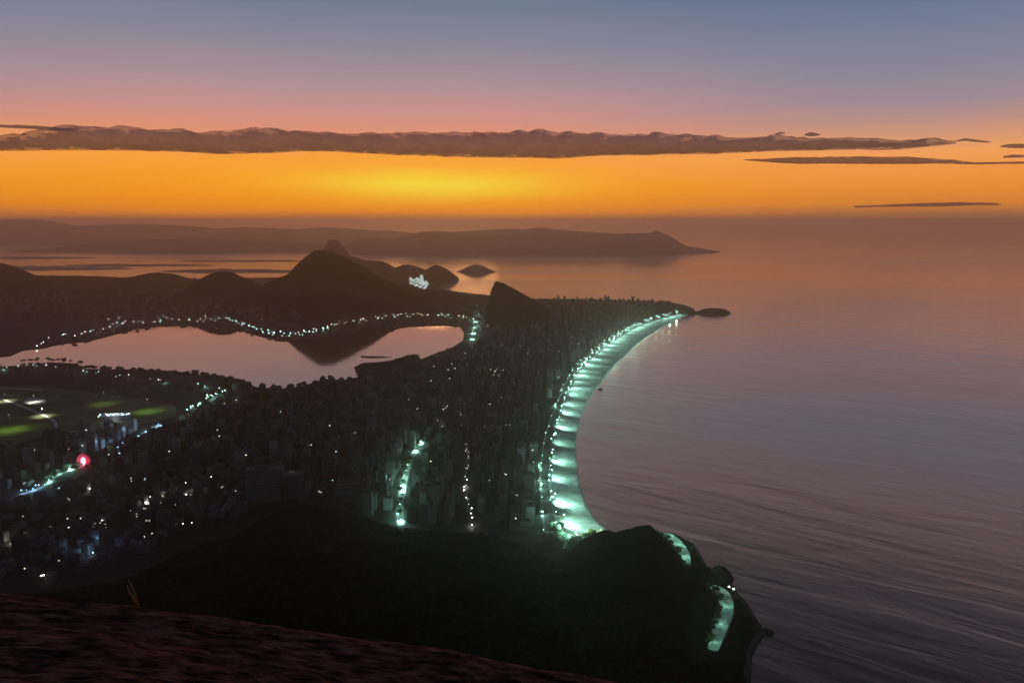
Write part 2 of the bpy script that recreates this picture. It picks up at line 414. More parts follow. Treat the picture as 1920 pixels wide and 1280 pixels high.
ridge('hills', 19000, [(-700, 416), (-300, 420), (-120, 425), (0, 415), (40, 411), (80, 413), (95, 419), (112, 423), (180, 422), (280, 420), (350, 424), (480, 429),
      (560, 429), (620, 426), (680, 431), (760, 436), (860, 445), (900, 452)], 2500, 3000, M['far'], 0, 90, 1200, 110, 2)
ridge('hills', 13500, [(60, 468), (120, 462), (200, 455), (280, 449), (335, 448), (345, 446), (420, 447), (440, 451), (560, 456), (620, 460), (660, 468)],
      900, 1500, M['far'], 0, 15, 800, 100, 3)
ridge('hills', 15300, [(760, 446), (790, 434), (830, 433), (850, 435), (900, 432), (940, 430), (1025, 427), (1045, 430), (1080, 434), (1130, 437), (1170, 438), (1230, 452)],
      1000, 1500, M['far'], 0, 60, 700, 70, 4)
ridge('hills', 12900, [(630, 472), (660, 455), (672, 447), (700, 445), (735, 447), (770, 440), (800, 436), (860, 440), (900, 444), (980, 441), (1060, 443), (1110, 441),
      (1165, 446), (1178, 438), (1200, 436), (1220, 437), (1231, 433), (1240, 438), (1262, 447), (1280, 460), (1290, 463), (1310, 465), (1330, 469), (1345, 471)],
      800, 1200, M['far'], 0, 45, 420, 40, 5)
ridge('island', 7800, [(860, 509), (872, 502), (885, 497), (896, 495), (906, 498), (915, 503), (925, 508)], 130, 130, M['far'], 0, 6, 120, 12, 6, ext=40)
sheet('sandbar', [P(u, v, 5) for u, v in ((912, 471), (930, 467), (990, 467.6), (1000, 470.5), (982, 477), (955, 482), (928, 480))], 5, M['far'], skirt=-1)  # rim added round the glint patch to set it off
sheet('glint_patch', [P(u, v, 9) for u, v in ((920, 470), (935, 468), (985, 468.6), (992, 470.5), (975, 476), (950, 479), (935, 478))], 9, M['lake'], skirt=-1)  # mirror-like sheet added to give a golden glint on the far water
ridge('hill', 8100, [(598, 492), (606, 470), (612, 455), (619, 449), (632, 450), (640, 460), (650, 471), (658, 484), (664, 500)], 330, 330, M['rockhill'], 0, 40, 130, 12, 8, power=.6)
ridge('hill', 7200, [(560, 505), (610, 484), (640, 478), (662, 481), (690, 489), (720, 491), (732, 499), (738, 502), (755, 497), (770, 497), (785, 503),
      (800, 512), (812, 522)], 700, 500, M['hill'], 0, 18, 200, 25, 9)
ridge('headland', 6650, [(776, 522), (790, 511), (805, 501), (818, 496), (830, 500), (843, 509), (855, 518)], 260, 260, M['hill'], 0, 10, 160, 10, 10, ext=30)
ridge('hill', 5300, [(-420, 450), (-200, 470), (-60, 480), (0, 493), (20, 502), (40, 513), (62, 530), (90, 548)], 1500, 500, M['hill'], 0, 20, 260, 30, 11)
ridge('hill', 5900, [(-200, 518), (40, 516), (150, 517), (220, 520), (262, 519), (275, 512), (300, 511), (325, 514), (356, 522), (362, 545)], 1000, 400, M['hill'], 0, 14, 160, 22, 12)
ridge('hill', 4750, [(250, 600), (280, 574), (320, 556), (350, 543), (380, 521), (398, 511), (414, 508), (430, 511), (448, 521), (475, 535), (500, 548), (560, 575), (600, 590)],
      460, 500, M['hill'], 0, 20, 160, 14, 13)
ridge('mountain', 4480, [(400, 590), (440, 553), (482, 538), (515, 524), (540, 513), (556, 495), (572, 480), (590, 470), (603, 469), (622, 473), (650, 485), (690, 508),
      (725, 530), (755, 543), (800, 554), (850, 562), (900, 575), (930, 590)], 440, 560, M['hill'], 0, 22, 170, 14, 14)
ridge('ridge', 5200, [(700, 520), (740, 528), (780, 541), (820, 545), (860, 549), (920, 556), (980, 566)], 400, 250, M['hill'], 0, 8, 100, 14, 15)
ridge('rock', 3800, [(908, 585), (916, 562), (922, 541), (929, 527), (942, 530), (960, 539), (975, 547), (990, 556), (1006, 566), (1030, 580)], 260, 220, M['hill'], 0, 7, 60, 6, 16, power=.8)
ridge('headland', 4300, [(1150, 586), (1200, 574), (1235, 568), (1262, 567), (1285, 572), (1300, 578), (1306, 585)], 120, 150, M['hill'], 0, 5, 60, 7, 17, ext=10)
ridge('islet', 4270, [(1304, 585), (1318, 579), (1335, 577), (1350, 578), (1360, 580), (1368, 584)], 60, 60, M['hill'], 0, 4, 40, 5, 18, ext=4)
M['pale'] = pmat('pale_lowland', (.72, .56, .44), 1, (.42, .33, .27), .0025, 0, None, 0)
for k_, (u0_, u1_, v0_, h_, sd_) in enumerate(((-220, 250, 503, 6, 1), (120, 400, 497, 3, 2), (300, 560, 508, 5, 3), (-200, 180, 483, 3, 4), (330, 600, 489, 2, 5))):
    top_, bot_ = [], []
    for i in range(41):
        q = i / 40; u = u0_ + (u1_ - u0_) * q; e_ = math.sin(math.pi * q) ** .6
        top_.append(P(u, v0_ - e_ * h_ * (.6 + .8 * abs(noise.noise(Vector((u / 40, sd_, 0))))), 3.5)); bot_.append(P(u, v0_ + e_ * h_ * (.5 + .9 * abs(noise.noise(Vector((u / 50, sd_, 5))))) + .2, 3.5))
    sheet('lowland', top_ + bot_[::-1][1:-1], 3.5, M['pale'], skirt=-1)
# small rocks in the water off the cape and at the bend of the beach
def boulder(name, u, v, r, seed, flat=.5):
    rng = random.Random(seed); b = bmesh.new(); bmesh.ops.create_icosphere(b, subdivisions=4, radius=1)
    for q in b.verts:
        k = 1 + .35 * noise.fractal(q.co * 1.7 + Vector((seed, 0, 0)), 1, 2, 5)
        q.co = Vector((q.co.x * k * r, q.co.y * k * r * 1.3, q.co.z * k * r * flat))
    me = bpy.data.meshes.new(name); b.to_mesh(me); b.free(); me.materials.append(M['coast'])
    o = bpy.data.objects.new(name, me); sc.collection.objects.link(o); p = P(u, v, 0)
    o.location = (p.x, p.y, -r * .08); return o
tag(boulder('sea_rock', 1352, 1080, 17, 1, .75), 'large dark boulder in the sea beside the lit cape road', 'rock')
tag(boulder('sea_rock', 1441, 1185, 7, 2, .5), 'small dark rock just off the tip of the dark cape', 'rock')
tag(boulder('sea_rock', 1381, 1123, 9, 3, .5), 'low rock at the foot of the lit road bend', 'rock')
tag(boulder('sea_rock', 1125, 730, 9, 4, .4), 'low dark rock at the waterline halfway along the lit beach', 'rock')

# near slopes (polar grid round the mountain)
def polar(name, u0, u1, nu, r0, r1, nr, hf, mat, smooth=True):
    mb = MB()
    for j in range(nr + 1):
        r = r0 * (r1 / r0) ** (j / nr)
        for i in range(nu + 1):
            u = u0 + (u1 - u0) * i / nu; th = math.atan((u - 960) / FPX)
            x, y = r * math.tan(th), r
            mb.v.append((x, y, hf(u, r, x, y)))
    for j in range(nr):
        for i in range(nu): a = j * (nu + 1) + i; mb.f.append((a, a + 1, a + nu + 2, a + nu + 1)); mb.mi.append(0)
    return tag(mb.build(name, mat, smooth=smooth), kind='structure')
foot = [(-300, 1120), (0, 1108), (120, 1092), (200, 1076), (260, 1050), (330, 1020), (400, 1000), (470, 968), (540, 942), (590, 944), (660, 962), (730, 984), (800, 992), (880, 996),
        (950, 1010), (1010, 1035), (1070, 1060), (1180, 1080), (1300, 1130), (1400, 1230), (1500, 1300)]
def gr(v, z=0.0):   # distance at which the ground at height z shows at image row v
    d = ray(960, v); return d.y * (z - CAMZ) / d.z
coast2 = [Vector((p.x, p.y, 0)) for p in coast]
def coast_h(x, y):
    if not inside((x, y), land): return -6
    return min(16, 1 + dseg((x, y), coast2) * .3)
def hillside_h(u, r, x, y):
    rf = gr(lerp(foot, u)); q = (rf - r)
    h = 0.0 if q < 0 else (530 - 42) * (1 - r / rf) ** 1.12 * .86
    nz = fbm(x, y, 130, 6, 3.3) * min(14, max(0, q) * .12) + fbm(x, y, 26, 4, 1.3) * min(4, max(0, q) * .05)
    h = h + nz + (-3 if q < 0 else 0)
    if u > 1040:
        c = coast_h(x, y)
        dc = dseg((x, y), coast2)
        lim = -6 if c < 0 else c + max(0, dc - 70) * .6 + fbm(x, y, 22, 4, 8) * min(4, dc * .15)
        k = sm(1040, 1150, u); h = h * (1 - k) + min(max(h, c), lim) * k
    return h
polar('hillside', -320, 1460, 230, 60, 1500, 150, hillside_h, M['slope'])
KS = [(1020, 1085), (1050, 1062), (1075, 1040), (1100, 1018), (1122, 1005), (1137, 997), (1150, 994), (1163, 997), (1180, 994), (1205, 992), (1222, 989), (1236, 991), (1252, 1006),
      (1270, 1028), (1290, 1052), (1310, 1076), (1330, 1098), (1345, 1125), (1356, 1160)]
umax = [(700, 1295), (800, 1332), (860, 1346), (930, 1362), (1100, 1376)]
def knoll_h(u, r, x, y):
    D = lerp([(1020, 1010), (1140, 1000), (1230, 985), (1300, 950), (1345, 900)], u)
    zs = PD(960, lerp(KS, u), D)[1]
    tt = (r - D) / (130 if r > D else 330)
    F = (math.cos(min(1, abs(tt)) * math.pi) + 1) / 2
    k = sm(0, 26, lerp(umax, r) - u)
    nz = (fbm(x, y, 70, 5, 6.1) * 7 + fbm(x, y, 16, 4, 2.7) * 2.2) * min(1, F * 3) * (.3 + min(.7, abs(tt) * 3)) + fbm(x, y, 14, 4, 9.7) * 1.6
    return -6 + (zs + 6 + nz) * F * k
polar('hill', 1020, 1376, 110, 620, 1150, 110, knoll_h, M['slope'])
# canopy of the wood on the slopes, one mass nobody could count
rng = random.Random(5); mb = MB()
for _ in range(9000):
    u = rng.uniform(100, 1420); v = rng.uniform(960, 1285); r = gr(v) * rng.uniform(.55, 1.0)
    th = math.atan((u - 960) / FPX); x, y = r * math.tan(th), r
    if r < 430: continue
    z = hillside_h(u, r, x, y)
    if z < 4 or u > 1225 and r > 800: continue
    s = rng.uniform(2.5, 5.5) * (1 if r > 600 else .8)
    mb.blob((x, y, z + s * .4), s, rng, 0, (1, 1, .8), .35)
tag(mb.build('forest', M['canopy']), kind='stuff')

# foreground granite slab the photographer stands on
EDGE = [(-400, 1090), (0, 1117), (120, 1128), (260, 1146), (400, 1163), (560, 1184), (700, 1200), (820, 1216), (960, 1243), (1080, 1262), (1200, 1284), (1500, 1345)]
mb = MB(); NU, NR = 420, 200
for j in range(NR + 1):
    r = 1.2 + 3.4 * j / NR
    for i in range(NU + 1):
        u = -400 + 1900 * i / NU; x = r * (u - 960) / FPX
        re = 3.1
        d = ray(960, lerp(EDGE, u)); ze = d.z / d.y * re
        q = r - re
        z = ze + (0.02 * q - .5 * max(0, q) ** 2 * 3 - max(0, q) * .9 if q > 0 else .06 * q)
        k = min(1, max(.25, 1 - q * 1.0)) if q < 0 else .35
        z += .045 * noise.fractal(Vector((x * .9 + r * .35, r * 4.0, 1)), 1, 2.1, 6) * k + .012 * noise.fractal(Vector((x * 5, r * 17, 4)), .8, 2, 5) * (.6 if q > -.1 else 1)
        mb.v.append((x, r, CAMZ + z))
for j in range(NR):
    for i in range(NU): a = j * (NU + 1) + i; mb.f.append((a, a + 1, a + NU + 2, a + NU + 1)); mb.mi.append(0)
m = bpy.data.materials.new('red_granite'); m.use_nodes = True; t = NT(m.node_tree); b = t.n['Principled BSDF']
tc = t.new('ShaderNodeTexCoord'); mp = t.new('ShaderNodeMapping'); t.l.new(tc.outputs['Object'], mp.inputs[0]); mp.inputs['Scale'].default_value = (5, 34, 34)
n1 = t.new('ShaderNodeTexNoise'); t.l.new(mp.outputs[0], n1.inputs[0]); n1.inputs['Scale'].default_value = 1.2; n1.inputs['Detail'].default_value = 9; n1.inputs['Roughness'].default_value = .65
t.put(b.inputs['Base Color'], t.ramp(n1.outputs[0], [(.34, (.02, .009, .007)), (.45, (.18, .062, .040)), (.56, (.46, .17, .105)), (.72, (.70, .36, .25))]))
b.inputs['Roughness'].default_value = .95; b.inputs['Specular IOR Level'].default_value = .1
bp = t.new('ShaderNodeBump'); bp.inputs['Strength'].default_value = 1; bp.inputs['Distance'].default_value = .06
t.l.new(n1.outputs[0], bp.inputs['Height']); t.l.new(bp.outputs[0], b.inputs['Normal'])
tag(mb.build('rock', m, smooth=True), kind='structure')
M['straw'] = pmat('dry_grass', (.5, .24, .08), .8, (.3, .14, .05), 30)
M['stem'] = pmat('green_stem', (.08, .09, .03), .8, None, 30)
def stalk(px, D, rad, mat, label, leaf=None):
    pts = []
    for u, v in px: x, z = PD(u, v, D); pts.append((x, D, z))
    mb = MB(); mb.tube(smooth_line([Vector(p) for p in pts], 2), rad, 5)
    o = mb.build('grass_stalk', mat); tag(o, label, 'grass stalk')
    if leaf:
        lb = MB(); q = []
        for u, v in leaf: x, z = PD(u, v, D + .01); q.append(Vector((x, D + .01, z)))
        for a, b in zip(q, q[1:]):
            lb.tube([a, b], [rad * 1.6, rad * .7], 4)
        lb.build('blade', mat, o)
    return o
stalk([(262, 1150), (258, 1126), (250, 1104), (241, 1086)], 3.08, .0042, M['straw'], 'tallest bent orange dry grass stalk on the edge of the rock', [(256, 1130), (244, 1112), (238, 1096)])
stalk([(300, 1156), (299, 1130), (298, 1106)], 3.08, .0018, M['stem'], 'thin straight green stem right of the bent orange stalk')
stalk([(396, 1168), (394, 1150), (390, 1132)], 3.08, .003, M['stem'], 'short reddish stem on the rock edge, farthest right of the stalks')
stalk([(236, 1148), (226, 1134), (218, 1128)], 3.06, .003, M['stem'], 'small drooping stem low on the rock edge left of the orange stalk')

# ------------------------------------------------------------------ clouds (above and beyond the haze)
def cloud_mat(name, a, b_, thr):
    m = bpy.data.materials.new(name); m.use_nodes = True; t = NT(m.node_tree)
    t.n.remove(t.n['Principled BSDF']); out = t.n['Material Output']
    at = t.new('ShaderNodeAttribute', attribute_name='core')
    tc = t.new('ShaderNodeTexCoord'); mp = t.new('ShaderNodeMapping'); t.l.new(tc.outputs['Object'], mp.inputs[0]); mp.inputs['Scale'].default_value = (.35, .35, 1)
    n = t.new('ShaderNodeTexNoise'); t.l.new(mp.outputs[0], n.inputs[0]); n.inputs['Scale'].default_value = .0035; n.inputs['Detail'].default_value = 8; n.inputs['Roughness'].default_value = .6
    al = t.maprange(t.m('ADD', at.outputs['Fac'], t.m('MULTIPLY', t.m('SUBTRACT', n.outputs[0], .5), 2.3)), thr, thr + .3, 0, .64, smooth=True)
    col = t.mix(t.maprange(n.outputs[0], .35, .65), a, b_)
    df = t.new('ShaderNodeBsdfDiffuse'); tr = t.new('ShaderNodeBsdfTranslucent'); t.put(df.inputs[0], col); t.put(tr.inputs[0], col)
    mx = t.new('ShaderNodeMixShader'); mx.inputs[0].default_value = .62; t.l.new(df.outputs[0], mx.inputs[1]); t.l.new(tr.outputs[0], mx.inputs[2])
    tp = t.new('ShaderNodeBsdfTransparent'); m2 = t.new('ShaderNodeMixShader'); t.l.new(al, m2.inputs[0]); t.l.new(tp.outputs[0], m2.inputs[1]); t.l.new(mx.outputs[0], m2.inputs[2])
    t.l.new(m2.outputs[0], out.inputs[0]); return m
M['cloud'] = cloud_mat('dawn_cloud', (.95, .80, .76), (.78, .64, .60), .14)
def cloud(D, top, bot, thick, label, seed, lump=8.0, step=4.0, mat=None):
    """top/bot: outline in picture columns; the body is a closed pillow, thick metres deep"""
    mb = MB(); core = []; u0, u1 = top[0][0], top[-1][0]; n = int((u1 - u0) / step); NV = 14
    for side in (0, 1):
        for i in range(n + 1):
            u = u0 + (u1 - u0) * i / n
            lum = abs(noise.fractal(Vector((u / 55, seed, 0)), .8, 2, 2)) * lump * min(1, i / 8, (n - i) / 8)
            vt = lerp(top, u) - lum; vb = lerp(bot, u) + noise.noise(Vector((u / 90, seed, 3))) * 2
            for k in range(NV + 1):
                q = k / NV; v = vt + (vb - vt) * q
                e = max(0, 1 - abs(2 * q - 1) ** 2.5) ** .5
                endf = min(1, (u - u0) / 60, (u1 - u) / 60) if u1 - u0 > 200 else min(1, (u - u0) / ((u1 - u0) * .4), (u1 - u) / ((u1 - u0) * .4))
                e *= max(0, endf) ** .5
                bmp = 1 + .22 * noise.fractal(Vector((u / 40, v / 14, seed + side)), 1, 2, 5)
                y = D + (-1 if side == 0 else 1) * e * thick * .5 * bmp
                d = ray(u, v); kk = D / d.y
                mb.v.append((d.x * kk, y, CAMZ + d.z * kk)); core.append(min(1, e * (.78 if q < .45 else 1.15)))
    for s_ in (0, 1):
        o_ = s_ * (n + 1) * (NV + 1)
        for i in range(n):
            for k in range(NV):
                a = o_ + i * (NV + 1) + k; q = (a, a + NV + 1, a + NV + 2, a + 1)
                mb.f.append(q if s_ else q[::-1]); mb.mi.append(0)
    o = mb.build('cloud', mat or M['cloud'], smooth=True)
    at = o.data.attributes.new('core', 'FLOAT', 'POINT'); at.data.foreach_set('value', core)
    o.visible_shadow = True
    return tag(o, label, 'cloud')
cloud(42000, [(-420, 262), (-100, 262), (0, 261), (60, 254), (100, 244), (130, 238), (160, 236), (200, 239), (255, 238), (300, 244), (350, 243), (375, 250), (400, 247), (430, 244), (480, 241), (530, 244),
      (620, 250), (700, 252), (780, 248), (880, 249), (960, 248), (1010, 246), (1060, 248), (1130, 252), (1200, 253), (1260, 251), (1330, 257), (1400, 260), (1450, 256), (1520, 262),
      (1600, 260), (1680, 266), (1740, 262), (1790, 268)],
      [(-420, 286), (-100, 283), (100, 282), (260, 283), (300, 285), (450, 289), (560, 285), (640, 285), (760, 292), (900, 296), (1060, 297), (1180, 291), (1330, 289), (1420, 285),
       (1480, 283), (1600, 280), (1700, 279), (1790, 271)], 2600, 'long brown cloud bank lying right across the sky above the orange glow', 1.0, 8, 2.5)
cloud(41500, [(-420, 238), (-100, 236), (0, 234), (60, 236), (110, 240), (150, 243)], [(-420, 241), (-100, 240), (0, 239), (60, 241), (110, 246), (150, 247)], 700, 'thin upper strip of cloud at the left end of the long bank', 2.0, 2, 2.5)
cloud(43000, [(1390, 300), (1420, 299), (1480, 295), (1560, 294), (1640, 294), (1700, 294), (1760, 299), (1830, 304)],
      [(1390, 301), (1440, 304), (1500, 307), (1600, 308), (1700, 308), (1770, 308), (1830, 306)], 900, 'thin lens-shaped cloud strip just under the right end of the long bank', 4.0, 3, 2.5)
cloud(43000, [(1600, 386), (1660, 384), (1740, 380), (1800, 379), (1880, 381)], [(1600, 389), (1660, 389), (1740, 387), (1800, 386), (1880, 385)], 300,
      'faint dark cloud streak low in the orange sky at far right', 5.0, 1, 3)
cloud(43000, [(1452, 251), (1464, 247), (1474, 250)], [(1452, 253), (1464, 252), (1474, 252)], 200, 'smallest puff of cloud floating above the long bank', 6.0, 1, 1)
cloud(43000, [(1508, 252), (1520, 248), (1538, 252)], [(1508, 254), (1520, 256), (1538, 254)], 250, 'small round puff of cloud above the long bank, right of the tiniest one', 7.0, 1, 1)
cloud(43000, [(1790, 264), (1810, 259), (1830, 262), (1860, 266)], [(1790, 266), (1810, 264), (1830, 266), (1860, 267)], 250, 'little wedge of cloud past the right tip of the long bank', 8.0, 1, 1.5)
cloud(43000, [(1874, 274), (1900, 269), (1960, 272)], [(1874, 277), (1900, 279), (1960, 277)], 250, 'upper wisp of cloud at the right edge of the sky', 9.0, 2, 2)
cloud(43000, [(1780, 306), (1850, 304), (1960, 303)], [(1780, 308), (1850, 308), (1960, 307)], 250, 'flat dark line of cloud reaching out of the right edge', 10.0, 1, 2)
cloud(43000, [(1880, 293), (1900, 290), (1925, 291)], [(1880, 296), (1900, 296), (1925, 296)], 250, 'tiny dark dash of cloud low at the right edge', 11.0, 1, 2)

# ------------------------------------------------------------------ lamps
def point(parent, loc, col, power, rad=.5, spot=None, aim=None):
    l = bpy.data.lights.new('lamp_light', 'SPOT' if spot else 'POINT'); l.energy = power; l.color = col; l.shadow_soft_size = rad
    if spot: l.spot_size = R(spot); l.spot_blend = .8
    o = bpy.data.objects.new('lamp_light', l); sc.collection.objects.link(o); o.parent = parent; o.location = loc
    if aim is not None: o.rotation_euler = Vector(aim).to_track_quat('-Z', 'Y').to_euler()
    return o
def lamp_proto(mat, r=.75, h=9):
    root = empty('street_lamp', (0, 0, -500)); tag(root, cat='street lamp')
    a = MB(); a.tube([(0, 0, 0), (0, 0, h * .9), (.4, 0, h), (2.0, 0, h + .2)], [.16, .1, .08, .06], 6); a = a.build('pole', M['metal'], root)
    g = MB(); g.blob((2.2, 0, h + .1), r, random.Random(1), 0, (1.3, 1, .7), .05); g = g.build('lamp_head', M[mat], root)
    return (root, [(a, []), (g, [])])
protos = {k: lamp_proto(k + '_lamp') for k in ('teal', 'white', 'yellow', 'blue')}
COL = {'teal': (.42, 1, .82), 'white': (1, .95, .85), 'yellow': (.75, 1, .25), 'blue': (.35, .62, 1)}
ORD = ['first', 'second', 'third', 'fourth', 'fifth', 'sixth', 'seventh', 'eighth', 'ninth', 'tenth', 'eleventh', 'twelfth', 'thirteenth', 'fourteenth', 'fifteenth',
       'sixteenth', 'seventeenth', 'eighteenth', 'nineteenth', 'twentieth', '21st', '22nd', '23rd', '24th', '25th', '26th', '27th', '28th', '29th', '30th',
       '31st', '32nd', '33rd', '34th', '35th', '36th', '37th', '38th', '39th', '40th']
def along(px, n, z=3.0, jit=0.0, rng=None):
    """n points evenly spaced in the picture-traced ground line"""
    W = [P(u, v, z) for u, v in px]; L_ = [0]
    for a, b in zip(px, px[1:]): L_.append(L_[-1] + math.hypot(a[0] - b[0], a[1] - b[1]))
    out = []
    for i in range(n):
        ii = i + (rng.uniform(-1.1, 1.1) if rng and n > 12 else 0)
        d = L_[-1] * min(n - 1, max(0, ii)) / max(1, n - 1)
        for k in range(len(L_) - 1):
            if d <= L_[k + 1] + 1e-6:
                q = (d - L_[k]) / max(1e-6, L_[k + 1] - L_[k]); u = px[k][0] + (px[k + 1][0] - px[k][0]) * q; v = px[k][1] + (px[k + 1][1] - px[k][1]) * q; break
        if rng: u += rng.uniform(-jit, jit); v += rng.uniform(-jit, jit) * .4
        out.append(P(u, v, z))
    return out
lamp_rng = random.Random(11)
def lamp_row(px, n, col, where, group, jit=0, light_every=0, power=0, s=(.7, 1.2), end=None, z=3.0, mixc=None, lh=9, name='street_lamp', big=1.0):
    pts = along(px, n, z, jit, lamp_rng)
    for i, p in enumerate(pts):
        c = lamp_rng.choice(mixc) if mixc else col
        k = s[0] + (s[1] - s[0]) * lamp_rng.random() ** 2 * 1.3
        k *= big
        o = clone(protos[c], p, lamp_rng.uniform(0, 6.28), (k, k, k * (.5 + .5 / max(1, k)))); o.name = name
        kind_ = name.replace('_', ' ')
        if end and n <= 40: lab = f'{c} {kind_}, {ORD[i]} {where} from {end}'
        else: lab = f'small {c} {kind_} {where}'
        tag(o, lab, kind_, group)
        if light_every and i % light_every == 0: point(o, (2.2, 0, lh), COL[c], power, .6)
# ring of lamps round the far bank of the lagoon
lamp_row([(70, 650), (100, 637), (160, 628), (230, 609), (300, 603), (350, 604), (420, 602)], 44, 'white', 'on the far left bank of the lagoon', 'lamps on the far left bank of the lagoon', 9, 6, 26000, (.6, 1.1), mixc=['white', 'white', 'teal'], name='lakeside_lamp', big=1.6)
lamp_row([(425, 603), (450, 610), (490, 622), (530, 632), (575, 626), (620, 618)], 46, 'teal', 'on the lagoon bank under the tallest mountain', 'lamps on the lagoon bank under the tallest mountain', 9, 8, 26000, (.7, 1.3), mixc=['teal', 'teal', 'white'], name='lakeside_lamp', big=1.6)
lamp_row([(622, 618), (640, 608), (680, 602), (740, 596), (800, 592), (850, 597), (885, 600)], 52, 'white', 'on the far right bank of the lagoon', 'lamps on the far right bank of the lagoon', 10, 9, 12000, (.5, 1.0), mixc=['white', 'yellow', 'white', 'teal'], name='lakeside_lamp', big=1.6)
lamp_row([(206, 603), (240, 595), (300, 597), (380, 594)], 18, 'white', 'up the slope behind the lagoon', 'lamps up the slope behind the lagoon', 5, 0, 0, (.5, .9), name='lakeside_lamp', big=1.6)
lamp_row([(0, 693), (60, 688), (120, 690), (200, 705), (300, 715), (430, 735)], 28, 'teal', 'along the park on the near bank of the lagoon', 'lamps along the park on the near lagoon bank', 6, 5, 16000, (.4, .8), mixc=['white', 'teal'], name='lakeside_lamp', big=1.1)
lamp_row([(344, 792), (352, 775), (375, 762), (395, 748), (420, 738)], 24, 'teal', 'of the bright winding avenue', 'lamps of the bright winding avenue', 5, 3, 60000, (.8, 1.5), end='its near end')
lamp_row([(305, 812), (325, 800), (350, 790)], 9, 'yellow', 'of the yellow-green lit trees', 'lamps among the yellow-green trees', 5, 2, 42000, (.6, 1.2), end='the near end')
lamp_row([(218, 838), (240, 832), (262, 818), (285, 804), (296, 799)], 9, 'blue', 'of the blue-lit street', 'lamps of the blue-lit street', 2, 2, 36000, (.5, .9), end='its near end')
lamp_row([(42, 925), (60, 920), (85, 912)], 6, 'blue', 'of the hill street left of the sign', 'blue lamps at the bottom of the hill street', 2, 2, 22000, (.5, .9), end='the left')
lamp_row([(92, 905), (108, 890), (128, 882), (144, 878)], 6, 'teal', 'of the street below the pink sign', 'teal lamps of the hill street below the pink sign', 2, 2, 40000, (.4, .8), end='the left')
lamp_row([(752, 978), (748, 950), (755, 918), (762, 885), (768, 862), (782, 842), (797, 820)], 16, 'teal', 'of the bright city street', 'lamps of the bright street through the dark city', 1.5, 2, 60000, (.5, .9), end='its near end')
lamp_row([(884, 988), (878, 950), (872, 920), (874, 890), (878, 862), (876, 835)], 26, 'white', 'of the dotted white street', 'lamps of the dotted white street', 4, 13, 9000, (.4, 1.0), end='its near end')
lamp_row([(832, 772), (843, 762)], 6, 'white', 'of the short bright dash mid-city', 'lamps of the short dash', .5, 0, 0, (.6, .9), end='its near end')
lamp_row([(902, 801), (935, 800), (968, 797)], 11, 'white', 'of the faint cross street', 'lamps of the faint cross street', 1, 0, 0, (.3, .5), end='the left')
lamp_row([(548, 900), (551, 912), (556, 926), (572, 933)], 8, 'white', 'at the wooded slope foot', 'lamps at the foot of the dark slope', 1, 4, 9000, (.5, .9), end='the top')
lamp_row([(240, 1018), (300, 998), (360, 985)], 9, 'white', 'of the thin lane below the slope', 'lamps of the thin lit lane', 3, 0, 0, (.3, .6), end='the left')
lamp_row([(760, 770), (790, 769), (560, 800), (470, 790)], 10, 'white', 'scattered singly over the dark middle of the city', 'single lamps in the middle of the city', 22, 0, 0, (.4, .8))
lamp_row([(30, 1010), (180, 990), (330, 950), (420, 905), (200, 905), (130, 940), (60, 960), (150, 1000), (300, 930), (400, 800), (480, 830)], 44, 'white', 'scattered over the dark quarter at bottom left', 'single lamps in the bottom left quarter', 26, 11, 9000, (.2, .65))
lamp_row([(80, 1089), (82, 1091)], 2, 'white', 'by the near rock', 'lamps by the near rock', 2, 0, 0, (1.0, 1.4), end='the left')
lamp_row([(156, 1030), (175, 1042)], 3, 'blue', 'of the little blue yard', 'lamps of the blue-lit yard', 1, 1, 14000, (.5, .8), end='the left')
lamp_row([(700, 740), (820, 700), (950, 700), (1000, 650), (1030, 640), (960, 740), (880, 760), (640, 760)], 34, 'white', 'scattered over the far dark city between lagoon and beach', 'single lamps in the far city', 20, 0, 0, (.3, .7))

# seafront: tall floodlight masts that light the sand
def mast_proto():
    root = empty('floodlight_mast', (0, 0, -500)); tag(root, cat='floodlight mast')
    a = MB(); a.tube([(0, 0, 0), (0, 0, 22)], [.35, .18], 8); a = a.build('pole', M['metal'], root)
    b = MB(); b.box((0, 0, 21.6), (.3, 3.6, .3)); b = b.build('cross_arm', M['metal'], root)
    ch = [(a, []), (b, [])]
    for s in (-1.3, 0, 1.3):
        g = MB(); g.box((.35, s, 21.2), (.7, .9, .9)); ch.append((g.build('floodlight', M['teal_lamp'], root), []))
    return (root, ch)
mp_ = mast_proto()
Lw = [0]
for a, b in zip(prom_s, prom_s[1:]): Lw.append(Lw[-1] + (b - a).length)
def at_len(line, d):
    for k in range(len(Lw) - 1):
        if d <= Lw[k + 1]:
            q = (d - Lw[k]) / (Lw[k + 1] - Lw[k]); return line[k].lerp(line[k + 1], q)
    return line[-1]
D0 = next(Lw[i] for i in range(len(prom_s)) if prom_s[i].y > gr(992))
nm = 0; d = D0
while d < Lw[-1] - 60 and nm < 40:
    p = at_len(prom_s, d); s = at_len(shore_s, d); dirv = (s - p); dirv.z = 0; wd = dirv.length; dirv.normalize()
    o = clone(mp_, (p.x, p.y, 3.7), math.atan2(dirv.y, dirv.x))
    tag(o, f'tall floodlight mast lighting the sand, {ORD[nm]} from the beach near end', 'floodlight mast', 'floodlight masts along the beach promenade')
    point(o, (1.2, 0, 21), (.42, 1, .82), 190000 * lamp_rng.uniform(.5, 1.5) * (1.5 if nm < 3 else 1), .8, 138, (1.0, lamp_rng.uniform(-.12, .12), -.72))
    nm += 1; d += 131 * lamp_rng.uniform(.74, 1.22) * (1 if nm < 9 else .8)
